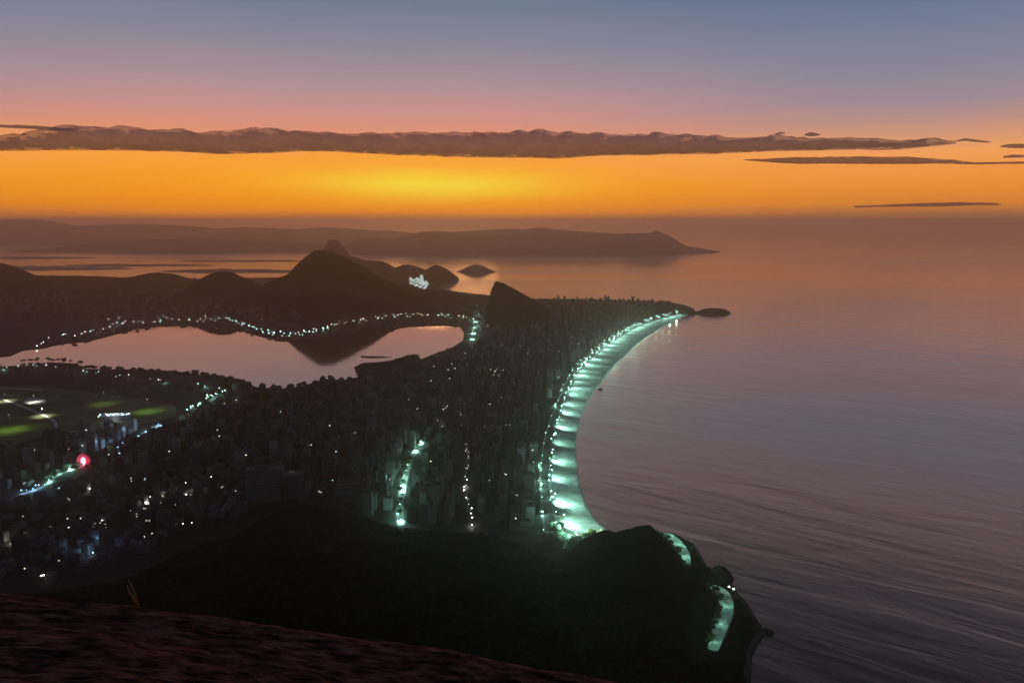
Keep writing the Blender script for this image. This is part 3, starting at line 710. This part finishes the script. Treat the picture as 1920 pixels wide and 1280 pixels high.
# lower lamps on both sides of the seafront avenue
for side_, q0, cnt, nme in ((0, .12, 64, 'sea'), (1, 1.08, 50, 'city')):
    for i in range(cnt):
        d = D0 - 40 + (Lw[-1] - D0) * (i / cnt) ** 1.0
        d += lamp_rng.uniform(-34, 34)
        a = at_len(prom_s, d); b = at_len(road_s, d); p = a.lerp(b, q0 + lamp_rng.uniform(-.1, .25 if side_ else .1))
        k = lamp_rng.uniform(.4, 1.0) * (1 + p.y / 5000) * (.7 if side_ else .9)
        o = clone(protos['teal'], (p.x, p.y, 3.8), lamp_rng.uniform(0, 6.28), (k, k, k))
        o.name = 'promenade_lamp'
        tag(o, f'small teal lamp in the row on the {nme} side of the beach avenue', 'promenade lamp', f'lamps on the {nme} side of the beach avenue')
        if side_ == 0 and i % 3 == 0: point(o, (2, 0, 9.5), (.42, 1, .82), 60000 * lamp_rng.uniform(.4, 1.3), .5)

# ------------------------------------------------------------------ trees
def tree_proto(name, h, cr, seed, leafmat, nclump=90):
    rng = random.Random(seed); root = empty(name, (0, 0, -500)); tag(root, cat='tree')
    tb = MB(); tb.tube([(0, 0, -.5), (.1, 0, h * .3), (0, .15, h * .6)], [h * .035, h * .025, h * .015], 6)
    for k in range(5):
        a = k * 1.25 + rng.random(); tb.tube([(0, 0, h * .35), (math.cos(a) * cr * .4, math.sin(a) * cr * .4, h * .55), (math.cos(a) * cr * .7, math.sin(a) * cr * .7, h * .7)], [h * .014, h * .009, h * .004], 4)
    tr = tb.build('trunk', M['bark'], root)
    cb = MB()
    for _ in range(nclump):
        th = rng.uniform(0, 6.28); ph = math.acos(rng.uniform(-.55, 1)); rr = rng.uniform(.45, 1) ** .6 * (1 + .2 * math.sin(3 * th + seed))
        c = Vector((math.cos(th) * math.sin(ph) * cr * rr, math.sin(th) * math.sin(ph) * cr * rr, h * .68 + math.cos(ph) * h * .32 * rr))
        for _k in range(5):
            p = c + Vector((rng.gauss(0, 1), rng.gauss(0, 1), rng.gauss(0, .8))) * cr * .13; s = cr * rng.uniform(.07, .14)
            n = Vector((rng.gauss(0, 1), rng.gauss(0, 1), rng.gauss(0, 1))).normalized(); a = n.orthogonal().normalized() * s; b = n.cross(a)
            cb.quad([p - a - b, p + a - b * .6, p + a * .8 + b, p - a * .7 + b])
    cr_ = cb.build('crown', leafmat, root)
    return (root, [(tr, []), (cr_, [])])
TP = [tree_proto(nm_, 13, 6, i, M['leaf']) for i, nm_ in ((1, 'broadleaf_tree'), (2, 'spreading_tree'), (3, 'bushy_tree'))] + [tree_proto('park_tree', 12, 5.5, 7, M['leafpale'])]
tr_rng = random.Random(21)
def tree_row(px, n, jit, label, group, kinds=(0, 1, 2), s=(.7, 1.3), z=3.0):
    for p in along(px, n, z, jit, tr_rng):
        k = tr_rng.uniform(*s); o = clone(TP[tr_rng.choice(kinds)], p, tr_rng.uniform(0, 6.28), (k, k, k * tr_rng.uniform(.85, 1.15)))
        tag(o, label, 'tree', group)
tree_row([(40, 679), (95, 677), (150, 683)], 16, 3, 'dark tree on the small promontory at the left of the lagoon', 'trees on the left lagoon promontory')
tree_row([(152, 692), (220, 697), (300, 699), (368, 708)], 34, 5, 'dark tree on the near bank of the lagoon, left stretch', 'trees on the near bank, left stretch', (0, 1, 2), (.8, 1.5))
tree_row([(368, 706), (400, 712), (440, 720), (470, 728)], 24, 5, 'tall bushy tree where the near bank juts into the lagoon', 'trees where the near bank juts out', (0, 1, 2, 3), (1.0, 1.9))
tree_row([(440, 728), (480, 734), (530, 738), (575, 732), (610, 720)], 46, 4, 'dark tree between the main lagoon and the city blocks', 'trees between the main lagoon and the city', (0, 1, 2), (.8, 1.4))
tree_row([(560, 728), (620, 716), (700, 712), (780, 690), (850, 660)], 22, 4, 'dark tree on the near bank below the narrow arm of the lagoon', 'trees below the narrow arm of the lagoon', (0, 1, 2), (.8, 1.5))
tree_row([(672, 696), (700, 690), (735, 686), (760, 678), (782, 672)], 24, 3, 'dark tree on the islet in the narrow arm of the lagoon', 'trees on the lagoon islet', (0, 1), (.9, 1.7), 4.4)
tree_row([(346, 792), (372, 766), (395, 750), (424, 738)], 22, 9, 'teal-lit tree beside the bright winding avenue', 'trees beside the bright winding avenue', (3, 0), (.6, 1.0))
tree_row([(300, 815), (325, 803), (352, 792)], 14, 6, 'yellow-green lit tree at the near end of the winding avenue', 'yellow-green lit trees', (3,), (.6, 1.0))
tree_row([(1036, 985), (1042, 1005), (1060, 1022), (1090, 1020), (1112, 1008)], 30, 9, 'floodlit green tree at the near end of the beach', 'floodlit trees at the near end of the beach', (3,), (.8, 1.3))
tree_row([(92, 900), (115, 886), (140, 874)], 12, 6, 'green-lit tree beside the hill street below the pink sign', 'green-lit trees below the pink sign', (3,), (.6, 1.0))
tree_row([(0, 690), (80, 700), (200, 712), (320, 722), (400, 735), (300, 735), (120, 722)], 40, 7, 'dark park tree between the lagoon and the racecourse', 'park trees between lagoon and racecourse', (0, 1, 2), (.7, 1.2))
tree_row([(770, 850), (786, 836), (800, 822)], 8, 4, 'teal-lit tree at the far end of the bright city street', 'trees at the far end of the bright street', (3,), (.6, .9))
tree_row([(752, 975), (748, 950), (755, 918), (762, 885), (768, 862)], 16, 5, 'tree overhanging the near half of the bright teal street', 'trees along the bright teal street', (0, 3), (.6, 1.0))
tree_row([(205, 848), (240, 834), (270, 814)], 9, 6, 'tree beside the blue-lit street', 'trees beside the blue-lit street', (3, 0), (.6, 1.0))
tree_row([(140, 882), (150, 870), (168, 878), (178, 868)], 7, 4, 'tree tinged red beside the blazing sign', 'trees around the blazing sign', (3, 0), (.6, .9))
tree_row([(1000, 1030), (1030, 1040), (1060, 1048), (1090, 1035), (1050, 1030), (1020, 1020)], 34, 10, 'dark tree in the hollow between the wooded slope and the beach end', 'trees in the hollow behind the beach end', (0, 1, 2), (.9, 1.4))
tree_row([(1225, 1002), (1250, 1012), (1270, 1034), (1280, 1060)], 14, 3, 'dark tree on the landward edge of the cape road', 'trees along the cape road', (0, 1, 2), (.5, .8), 14)
tree_row([(1328, 1100), (1350, 1124), (1348, 1150), (1335, 1180), (1328, 1210)], 16, 3, 'dark tree between the knoll and the lower cape road', 'trees along the lower cape road', (0, 1, 2), (.5, .8), 13)
for i in range(64):
    d = D0 - 30 + (Lw[-1] - D0) * tr_rng.random() ** 1.2
    p = at_len(prom_s, max(0, d)).lerp(at_len(road_s, max(0, d)), tr_rng.uniform(.9, 1.5)); k = tr_rng.uniform(.5, .95)
    o = clone(TP[3], (p.x, p.y, 3.2), tr_rng.uniform(0, 6.28), (k, k, k)); o.name = 'avenue_tree'
    tag(o, 'teal-tinged tree on the city side of the beach avenue, ' + ('near' if p.y < 1700 else 'middle' if p.y < 2400 else 'far') + ' stretch', 'tree', 'trees on the city side of the beach avenue')
    if i % 5 == 0: point(o, (6, 0, 11), (.45, 1, .85), 26000, .6)  # bare light added to brighten the avenue trees, no lamp stands here
def palm_proto():
    root = empty('palm_tree', (0, 0, -500)); tag(root, cat='palm tree')
    a = MB(); a.tube([(0, 0, -.5), (.3, 0, 4), (.2, 0, 8.5)], [.3, .22, .16], 6); a = a.build('trunk', M['bark'], root)
    c = MB(); rg = random.Random(4)
    for k in range(16):
        th_ = k * .8 + rg.random(); l = rg.uniform(2.6, 3.8); ax = Vector((math.cos(th_), math.sin(th_), 0)); sd = Vector((-ax.y, ax.x, 0)) * .35
        p0 = Vector((.2, 0, 8.5)); p1 = p0 + ax * l * .5 + Vector((0, 0, .8)); p2 = p0 + ax * l + Vector((0, 0, -.9))
        c.quad([p0 - sd * .4, p1 - sd, p1 + sd, p0 + sd * .4]); c.quad([p1 - sd, p2, p2 + sd * .1, p1 + sd])
    c = c.build('crown', M['leafpale'], root)
    return (root, [(a, []), (c, [])])
def kiosk_proto():
    root = empty('beach_kiosk', (0, 0, -500)); tag(root, cat='beach kiosk')
    a = MB(); a.box((0, 0, 0), (7, 5, 2.8)); a.box((0, -3.2, 1), (5, .6, .15)); a = a.build('booth', M['white'], root)
    c = MB(); c.box((0, 0, 2.81), (10, 8, .3)); c.box((0, 0, 3.12), (9, 7, 1.2), top=.3); c = c.build('roof', M['roof'], root)
    return (root, [(a, []), (c, [])])
PT, KP = palm_proto(), kiosk_proto()
for i in range(70):
    d = D0 - 20 + (Lw[-1] - D0) * tr_rng.random() ** 1.3
    p = at_len(prom_s, d).lerp(at_len(shore_s, d), tr_rng.uniform(-.08, .22)); k = tr_rng.uniform(.8, 1.3)
    tag(clone(PT, (p.x, p.y, 3.2), tr_rng.uniform(0, 6.28), (k, k, k)), 'small palm at the landward edge of the lit sand, ' + ('near' if p.y < 1700 else 'middle' if p.y < 2400 else 'far') + ' stretch', 'palm tree', 'palms along the lit beach')
for i in range(22):
    d = D0 + 20 + (Lw[-1] - D0 - 400) * (i + tr_rng.uniform(-.3, .3)) / 22
    p = at_len(prom_s, max(0, d)).lerp(at_len(road_s, max(0, d)), .06); q = at_len(shore_s, max(0, d)) - p
    tag(clone(KP, (p.x, p.y, 3.95), math.atan2(q.y, q.x) + math.pi / 2), 'little flat-roofed kiosk on the promenade beside the lit sand', 'beach kiosk', 'kiosks along the beach promenade')
tree_row([(90, 645), (150, 638), (220, 622), (290, 609), (350, 607), (430, 610), (480, 625), (525, 636)], 70, 5, 'dark tree on the far bank of the lagoon below the lamps', 'trees on the far bank of the lagoon', (0, 1, 2, 3), (.8, 1.5))
tree_row([(570, 633), (640, 622), (720, 610), (800, 607), (865, 607)], 36, 4, 'dark tree on the far bank of the narrow lagoon arm', 'trees on the far bank of the narrow arm', (1, 2), (.8, 1.4))
# lamps hidden among the floodlit trees
lamp_row([(1040, 992), (1050, 1012), (1072, 1022), (1078, 1012)], 5, 'teal', 'among the floodlit trees', 'lamps among the floodlit trees', 2, 1, 36000, (.8, 1.2), end='the beach', lh=16)
lamp_row([(1100, 1010), (1122, 1001)], 2, 'yellow', 'beside the dark knoll', 'yellow lamps beside the dark knoll', 2, 1, 15000, (.8, 1.2), end='the left', lh=16)

# ------------------------------------------------------------------ cape road round the knoll
road1 = smooth_line([P(u, v, 17) for u, v in ((1236, 998), (1256, 1004), (1272, 1018), (1283, 1036), (1288, 1056))], 2)
road2 = smooth_line([P(u, v, 17) for u, v in ((1336, 1098), (1352, 1106), (1362, 1122), (1362, 1148), (1348, 1180), (1336, 1218))], 2)
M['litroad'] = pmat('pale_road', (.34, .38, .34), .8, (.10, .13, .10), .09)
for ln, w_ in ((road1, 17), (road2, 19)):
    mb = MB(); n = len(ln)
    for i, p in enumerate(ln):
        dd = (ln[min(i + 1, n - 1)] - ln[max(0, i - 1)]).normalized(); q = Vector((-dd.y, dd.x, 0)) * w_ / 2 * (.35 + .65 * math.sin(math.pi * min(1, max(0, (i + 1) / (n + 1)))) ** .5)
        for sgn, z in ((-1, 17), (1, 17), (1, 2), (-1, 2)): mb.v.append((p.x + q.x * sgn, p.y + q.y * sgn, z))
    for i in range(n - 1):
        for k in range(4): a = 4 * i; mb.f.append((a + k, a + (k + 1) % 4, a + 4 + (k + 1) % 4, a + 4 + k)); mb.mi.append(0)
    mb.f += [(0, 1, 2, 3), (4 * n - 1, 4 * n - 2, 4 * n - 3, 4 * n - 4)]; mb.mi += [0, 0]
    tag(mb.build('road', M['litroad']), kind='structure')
lamp_row([(1262, 1004), (1276, 1022), (1284, 1044)], 3, 'teal', 'of the cape road behind the knoll', 'lamps of the cape road behind the knoll', 0, 1, 12000, (.12, .16), end='the top', z=17, lh=80)
lamp_row([(1345, 1104), (1362, 1128), (1352, 1170), (1340, 1205)], 4, 'teal', 'of the cape road below the dark knoll', 'lamps of the cape road below the knoll', 0, 1, 7000, (.12, .16), end='the top', z=17, lh=80)
lamp_row([(1370, 1112), (1373, 1115)], 2, 'white', 'on the white bend of the cape road', 'white lamps on the cape road bend', 0, 1, 5000, (1.2, 1.6), end='the top', z=14)

# ------------------------------------------------------------------ racecourse
sheet('field', [P(u, v, 3.3) for u, v in ((-120, 722), (60, 724), (180, 735), (330, 762), (330, 780), (240, 800), (140, 812), (110, 806), (80, 818), (30, 832), (-120, 836))], 3.3, M['grass'])
def patch(u, v, w_, h_, z=3.42, mat='lawn', seed=1, name='lawn'):
    pts = []
    for k in range(28):
        a = 2 * math.pi * k / 28; q = 1 + .25 * noise.noise(Vector((math.cos(a) * 1.5, math.sin(a) * 1.5, seed)))
        pts.append(P(u + math.cos(a) * w_ * q, v + math.sin(a) * h_ * q, z))
    return sheet(name, pts, z, M[mat])
patch(277, 769, 24, 5, seed=2); patch(200, 755, 30, 4, seed=3); patch(140, 744, 30, 4, 3.44, seed=4); patch(20, 798, 48, 9, seed=5); patch(35, 815, 48, 7, 3.46, seed=6)
patch(66, 752, 20, 7, 3.5, 'track', 7, 'sand_patch')
for px, w_ in (([(-40, 735), (0, 746), (30, 757), (60, 769), (92, 782), (103, 790), (106, 802)], 8), ([(-60, 729), (0, 728), (40, 728), (80, 732)], 7), ([(-60, 742), (0, 741), (38, 742)], 7), ([(130, 810), (150, 807), (170, 807)], 5)):
    ribbon('track', smooth_line([P(u, v, 3.6) for u, v in px], 2), w_, 3.6, M['track'])
def flood(u, v, col, power, label, h=24, spot=None):
    root = empty('floodlight_mast', P(u, v, 3.2)); tag(root, label, 'floodlight mast', 'floodlight masts of the racecourse')
    a = MB(); a.tube([(0, 0, 0), (0, 0, h)], [.4, .2], 8); a.build('pole', M['metal'], root)
    g = MB(); g.box((0, 0, h), (.5, .4, .3)); g.build('floodlight', M['white_lamp'], root)
    point(root, (0, 0, h - 1), COL[col], power, .8, spot, (0, 0, -1) if spot else None)
flood(277, 771, 'yellow', 80000, 'mast lighting the bright green oval lawn right of the racecourse', 34, 140)
flood(196, 757, 'yellow', 45000, 'mast over the dim green lawn in the middle of the racecourse', 34, 140)
flood(20, 806, 'yellow', 110000, 'mast lighting the green turf at the left edge of the picture', 40, 150)
flood(64, 754, 'white', 60000, 'mast beside the pale oval sand patch of the racecourse', 22, 120)
flood(80, 780, 'white', 90000, 'added mast brightening the bend of the white track', 22, 140)  # this mast and the next are added to brighten field and track
flood(10, 752, 'white', 90000, 'added mast brightening the start of the white track at the left edge', 22, 140)
# grandstand
gs = empty('grandstand', P(216, 787, 3.3), R(12)); tag(gs, 'long low grandstand edged with bluish white lights below the racecourse', 'grandstand')
b = MB()
for k in range(5): b.box((0, k * 4 - 8, 0), (78, 4, 2 + k * 2))
b.build('seating', M['roof'], gs)
b = MB(); b.quad([(-39, -6, 13), (39, -6, 13), (39, 11, 17), (-39, 11, 17)]); b.quad([(-39, 11, 16.4), (39, 11, 16.4), (39, -6, 12.4), (-39, -6, 12.4)]); b.build('roof', M['white'], gs)
for k in range(10):
    b = MB(); b.box((-36 + k * 8, 10, 0), (.6, .6, 16)); b.build('column', M['roof'], gs)
for k in range(26):
    b = MB(); b.blob((-39 + k * 3.1 + lamp_rng.uniform(-.8, .8), lamp_rng.uniform(-9, 8), lamp_rng.uniform(12.5, 17.5)), .8, lamp_rng, 0, (1, 1, .6)); b.build('roof_lamp', M['blue_lamp'] if k % 3 else M['white_lamp'], gs)
point(gs, (0, -12, 12), (.7, .8, 1), 20000, 1)

# ------------------------------------------------------------------ city
sA = [P(u, v) for u, v in ((752, 985), (748, 950), (755, 918), (762, 885), (768, 862), (782, 842), (797, 820), (806, 800))]
sB = [P(u, v) for u, v in ((884, 995), (878, 950), (872, 920), (874, 890), (878, 862), (876, 825))]
sC = [P(u, v) for u, v in ((300, 818), (344, 792), (352, 775), (375, 762), (395, 748), (430, 735))]
sD = [P(u, v) for u, v in ((205, 845), (240, 832), (262, 818), (285, 804), (305, 796))]
sE = [P(u, v) for u, v in ((36, 928), (85, 912), (108, 890), (128, 882), (158, 874))]
sF = [P(u, v) for u, v in ((882, 660), (884, 640), (890, 620), (892, 598))]
for ln, w_ in ((sA, 13), (sB, 9), (sC, 18), (sD, 14), (sE, 9), (sF, 22)):
    ribbon('road', smooth_line([Vector(p) for p in ln], 2), w_, 3.25, M['promenade'] if ln is not sB else M['road'])
lamp_row([(886, 636), (889, 620), (892, 603)], 4, 'teal', 'of the pale canal street', 'lamps of the canal street', 1, 1, 90000, (.4, .6), end='its near end', lh=16)
city_px = [(440, 742), (530, 735), (610, 722), (700, 716), (790, 690), (860, 664), (876, 640), (882, 598), (905, 576), (1000, 568), (1120, 567), (1228, 572),
           (1185, 604), (1136, 634), (1088, 664), (1050, 700), (1032, 745), (1018, 790), (1008, 830), (1002, 880), (1004, 930), (1018, 970), (1040, 1030), (1000, 1028), (950, 1004), (880, 990), (800, 986),
           (730, 978), (660, 955), (590, 938), (540, 936), (470, 960), (400, 992), (330, 1012), (260, 1042), (200, 1068), (120, 1085), (-60, 1100), (-60, 870), (60, 840), (150, 822), (240, 806), (330, 790), (400, 770)]
city = [P(u, v) for u, v in city_px]
crng = random.Random(77)
def bldg_proto(w_, d_, h, kind):
    b = MB(); b.box((0, 0, 0), (w_, d_, h), nobottom=True)
    if kind != 1: b.box((w_ * .5 + .7, 0, 3), (1.4, d_ * .6, h - 6))          # stack of balconies
    o = b.build('apartment_building', M['facade']); o.location = (0, 0, -500); tag(o, cat='apartment building')
    r = MB()
    for sx_, sy_, lx, ly in ((0, -d_ / 2 + .2, w_, .4), (0, d_ / 2 - .2, w_, .4), (-w_ / 2 + .2, 0, .4, d_ - .8), (w_ / 2 - .2, 0, .4, d_ - .8)): r.box((sx_, sy_, h + .004), (lx, ly, 1))
    r = r.build('parapet', M['roof'], o)
    p = MB(); p.box((w_ * .1, 0, h + .004), (w_ * .45, d_ * .5, 3.2)); p.box((-w_ * .1, d_ * .1, h + 3.21), (w_ * .16, w_ * .16, 2)); p = p.build('roof_house', M['roof'], o)
    return (o, [(r, []), (p, [])])
BP = [bldg_proto(18, 22, 30, 0), bldg_proto(24, 16, 24, 1), bldg_proto(14, 20, 36, 0), bldg_proto(20, 20, 18, 1), bldg_proto(16, 28, 27, 2)]
def pix(p):
    d = Vector(p) - Vector((0, 0, CAMZ)); k = d.dot(fw); return 960 + d.x / k * FPX, 640 - d.dot(up) / k * FPX
spots = []
th = R(-3); cs, sn = math.cos(th), math.sin(th)
for i in range(-92, 72):
    for j in range(0, 135):
        gx = i * 26 + (i // 3) * 10; gy = 850 + j * 27 + (j // 4) * 12
        x, y = gx * cs - gy * sn, gx * sn + gy * cs
        x += crng.uniform(-4, 4); y += crng.uniform(-4, 4)
        if not inside((x, y), city) or crng.random() < .13: continue
        if min(dseg((x, y), s_) for s_ in (sA, sB, sC, sD, sE, sF)) < 19 or min(dseg((x, y), sD), dseg((x, y), sE)) < 30 or dseg((x, y), road_s) < 20: continue
        if inside((x, y), lagoon_line) or dseg((x, y), lagoon_line) < 75: continue
        uu, vv = pix((x, y, 3))
        if uu < 480 and vv > 850 and crng.random() < .15: continue
        spots.append((x, y, uu, vv))
spots.sort(key=lambda s: s[1])
infr = [s for s in spots if -10 < s[2] < 1930 and s[3] < 1090]
IND = 290
chosen = set(id(s) for s in infr[:IND])
def zone(u, v, x, y):
    if u > 880: return 'between the dotted white street and the beach', 'dark blocks between the dotted street and the beach'
    if u > 755: return 'between the bright teal street and the dotted white street', 'dark blocks between the two lit streets'
    if u > 560: return 'left of the bright teal street above the wooded slope', 'dark blocks left of the bright teal street'
    if v > 950: return 'in the dark quarter close above the near rock', 'dark blocks close above the near rock'
    return 'in the dark quarter right of the pink sign', 'dark blocks right of the pink sign'
LM = [((157, 874), 'the blazing magenta sign'), ((250, 830), 'the blue-lit street'), ((375, 765), 'the bright winding avenue'), ((216, 790), 'the grandstand'),
      ((495, 935), 'the tall plain grey block'), ((165, 1036), 'the little blue yard'), ((82, 1090), 'the near rock at far left'), ((748, 960), 'the near end of the teal street'),
      ((797, 820), 'the far end of the teal street'), ((884, 985), 'the near end of the dotted street'), ((876, 835), 'the far end of the dotted street'),
      ((1050, 1000), 'the floodlit trees by the beach'), ((1015, 870), 'the middle of the lit beach'), ((556, 925), 'the lamps at the wooded slope foot'), ((838, 767), 'the short bright dash mid-city'),
      ((300, 990), 'the thin lane below the slope'), ((90, 910), 'the lit hill street'), ((640, 920), 'the dark gap left of the teal street')]
LM = [(P(u, v), n_) for (u, v), n_ in LM]
LOOK = ['balconied', 'wide plain', 'slim tall', 'low square', 'long narrow']
mbs = MB()
winm = 0
for s in spots:
    x, y, uu, vv = s; rz = th + crng.choice((0, math.pi / 2)) + crng.uniform(-.05, .05)
    if id(s) in chosen:
        k = crng.uniform(.55, 1.2) * (.6 if uu < 480 else 1); pr = BP[crng.randrange(5)]
        o = clone(pr, (x, y, 3.0), rz, (crng.uniform(.68, .9), crng.uniform(.68, .9), k))
        wh, gp = zone(uu, vv, x, y)
        near = min(LM, key=lambda q: (q[0].x - x) ** 2 + (q[0].y - y) ** 2)[1]
        tag(o, f'dark {LOOK[BP.index(pr)]} apartment block close to {near}', 'apartment building', f'dark blocks close to {near}')
        if crng.random() < .16:
            for _ in range(crng.randint(1, 2)):
                w_ = MB(); lx = crng.uniform(-5, 5); lz = crng.uniform(6, 16); w_.box((lx, -11.3 if pr is not BP[1] else -8.3, lz), (crng.uniform(1.2, 2.5), .3, 1.4)); c = w_.build('lit_window', crng.choice((M['win_warm'], M['win_cool'])), o)
                c.rotation_euler = (0, 0, -rz + crng.choice((0, 1.57)) * 0)
    else:
        h = crng.choice((15, 20, 24, 28, 32, 36, 42)) * crng.uniform(.8, 1.1); w_, d_ = crng.uniform(11, 19), crng.uniform(11, 20)
        mbs.box((x, y, 3), (w_, d_, h), rz, crng.choice((0, 0, 1, 1, 1, 2)), nobottom=True)
        mbs.box((x + crng.uniform(-2, 2), y, 3.004 + h), (w_ * .45, d_ * .45, crng.uniform(2.5, 5)), rz, 1, nobottom=True)
        if crng.random() < .10:
            mbs.box((x + crng.uniform(-6, 6), y - max(w_, d_) / 2 - .6, crng.uniform(8, h)), (crng.uniform(1.2, 3), .4, 1.3), 0, crng.choice((3, 4)))
M['block_a'] = facade('block_plaster', (.22, .21, .205), (.22, .21, .205)); M['block_b'] = facade('block_dark', (.12, .116, .112), (.12, .116, .112)); M['block_c'] = facade('block_pale', (.38, .36, .35), (.38, .36, .35))
tag(mbs.build('city_blocks', [M['block_a'], M['block_b'], M['block_c'], M['win_warm'], M['win_cool']]), kind='stuff')
print('spots', len(spots), 'in frame', len(infr))
# town behind the lagoon and on the left, too far to count
mbs = MB()
for _ in range(900):
    u = crng.uniform(-20, 560); v = crng.uniform(528, 600); p = P(u, v, 3)
    if v < 560 - max(0, 330 - u) * .02 and u > 380: continue
    mbs.box((p.x, p.y, 0), (crng.uniform(15, 35), crng.uniform(15, 35), crng.uniform(20, 55)), crng.uniform(0, 3), crng.choice((0, 1, 1)), nobottom=True)
tag(mbs.build('distant_town', [M['block_a'], M['block_b']]), kind='stuff')
# skyline tower
tw = empty('tower', P(1186, 577, 3)); tag(tw, 'lone slim dark tower standing up from the far city skyline', 'tower')
b = MB(); b.box((0, 0, 0), (13, 13, 62)); b.build('shaft', M['block_b'], tw); b = MB(); b.box((0, 0, 62.01), (20, 20, 8)); b.build('cap', M['roof'], tw)
# headland tree-topped knob and the far jetty lights
tree_row([(1236, 572), (1246, 570), (1256, 571)], 7, 2, 'dark tree on the rocky point at the far end of the beach', 'trees on the rocky point', (0, 1), (1.3, 2.0), 26)
tree_row([(1262, 575), (1275, 577), (1288, 580)], 8, 2, 'low tree on the slope of the rocky point', 'trees on the slope of the rocky point', (0, 1), (.9, 1.4), 14)
lamp_row([(1300, 584), (1308, 583), (1318, 584), (1328, 583)], 7, 'white', 'on the low spit past the rocky point', 'lamps on the low spit', 1, 0, 0, (.4, .7), end='the left', z=4)
# grey institute building at the foot of the slope
g = empty('apartment_building', P(500, 935, 3), R(8)); tag(g, 'tall plain grey block with ribbed front at the foot of the wooded slope', 'apartment building')
b = MB(); b.box((0, 0, 0), (70, 26, 62)); b.build('wing', M['block_a'], g)
b = MB(); b.box((52, 6, 0), (30, 24, 46)); b.build('annex', M['block_a'], g)
b = MB(); b.box((-4, 0, 62.01), (26, 14, 5)); b.build('roof_house', M['roof'], g)

# seafront of the far bay, its floodlighting put into self-glowing facades
rngc = random.Random(3)
def glow_mat(name, col, s):
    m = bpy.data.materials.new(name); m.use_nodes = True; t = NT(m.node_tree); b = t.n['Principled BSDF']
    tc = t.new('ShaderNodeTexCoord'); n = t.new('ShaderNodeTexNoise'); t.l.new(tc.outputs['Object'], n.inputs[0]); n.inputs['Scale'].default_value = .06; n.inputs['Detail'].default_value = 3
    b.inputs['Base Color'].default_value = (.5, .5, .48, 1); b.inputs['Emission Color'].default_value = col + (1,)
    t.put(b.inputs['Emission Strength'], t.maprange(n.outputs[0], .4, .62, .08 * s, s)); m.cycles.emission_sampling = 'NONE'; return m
M['glowfront'] = glow_mat('glowing_facade', (.8, 1, .9), 1.3)
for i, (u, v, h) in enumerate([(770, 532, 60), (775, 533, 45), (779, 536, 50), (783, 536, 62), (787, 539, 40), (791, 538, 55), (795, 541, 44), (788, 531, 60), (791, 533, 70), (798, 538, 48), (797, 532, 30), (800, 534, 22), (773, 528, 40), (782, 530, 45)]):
    g = empty('apartment_building', P(u, v, 3)); tag(g, f'glowing white apartment block on the far bay, {ORD[i]} counted away from the dark ridge', 'apartment building', 'glowing blocks on the far bay')
    b = MB(); b.box((0, 0, 0), (rngc.uniform(16, 30), 16, h * rngc.uniform(.6, 1.2))); b.build('facade', M['glowfront'], g)
    
# glowing white sign; red halo put into the wall colour and a glowing ring
sg = empty('illuminated_sign', P(157, 874, 3)); tag(sg, 'blazing white sign in a halo of magenta light above the hill street', 'sign')
M['core'] = emat('sign_white', (1, .88, .94), 2.5); M['haloglow'] = emat('sign_halo_glow', (1, .03, .18), .9)
M['halowall'] = pmat('sign_halo_wall', (.5, .07, .14), .8, None, .1)
b = MB(); n_ = 20
for y_ in (.5, 6):
    for k in range(n_ + 1):
        a = math.pi * k / n_; b.v.append((math.cos(a) * 15 * (1 + .1 * math.sin(k * 1.7)), y_, max(0, 11 + math.sin(a) * 17 * (1 + .08 * math.cos(k * 2.3))) if 0 < k < n_ else 0))
b.f = [tuple(range(n_, -1, -1)), tuple(range(n_ + 1, 2 * n_ + 2))] + [(k, k + 1, n_ + 2 + k, n_ + 1 + k) for k in range(n_)]; b.mi = [0] * len(b.f)
b.build('wall', M['halowall'], sg)
b = MB()
for k in range(24):
    a = 2 * math.pi * k / 24; b.v.append((math.cos(a) * 3.6, .2, 12 + math.sin(a) * 6.4))
b.v += [(x, -.4, z) for x, _y, z in b.v[:24]]; b.f = [tuple(range(24, 48))] + [(k, (k + 1) % 24, 24 + (k + 1) % 24, 24 + k) for k in range(24)]; b.mi = [0] * 25
b.build('panel', M['core'], sg)
b = MB()
b.box((-8, .1, 4), (4, .5, 2.5)); b.build('lower_panel', emat('sign_rose', (1, .35, .55), 1.6), sg)
b = MB()
for k in range(24):
    a0, a1 = 2 * math.pi * k / 24, 2 * math.pi * (k + 1) / 24
    for rr in ((4.5, 7.6, 7.6, 12), ):
        b.quad([(math.cos(a0) * 3.8, .1, 12 + math.sin(a0) * 6.6), (math.cos(a1) * 3.8, .1, 12 + math.sin(a1) * 6.6), (math.cos(a1) * 6.2, .1, 12 + math.sin(a1) * 9.6), (math.cos(a0) * 6.2, .1, 12 + math.sin(a0) * 9.6)])
b.build('halo_ring', M['haloglow'], sg)
point(sg, (0, -6, 13), (1, .02, .16), 14000, 1.5)

# ------------------------------------------------------------------ haze
mb = MB(); mb.box((0, 21500, -3), (124000, 53000, 626))
m = bpy.data.materials.new('air'); m.use_nodes = True; t = NT(m.node_tree); t.n.remove(t.n['Principled BSDF'])
pv = t.new('ShaderNodeVolumePrincipled'); pv.inputs['Color'].default_value = (1, .80, .66, 1); pv.inputs['Density'].default_value = 7.2e-5
pv.inputs['Anisotropy'].default_value = .8
t.l.new(pv.outputs[0], t.n['Material Output'].inputs['Volume'])
o = mb.build('haze', m); tag(o, kind='stuff')

# remove the hidden source copies (they are never shown)
for tree in list(protos.values()) + [mp_, PT, KP] + TP + BP:
    for c, gs_ in tree[1]: bpy.data.objects.remove(c)
    bpy.data.objects.remove(tree[0])
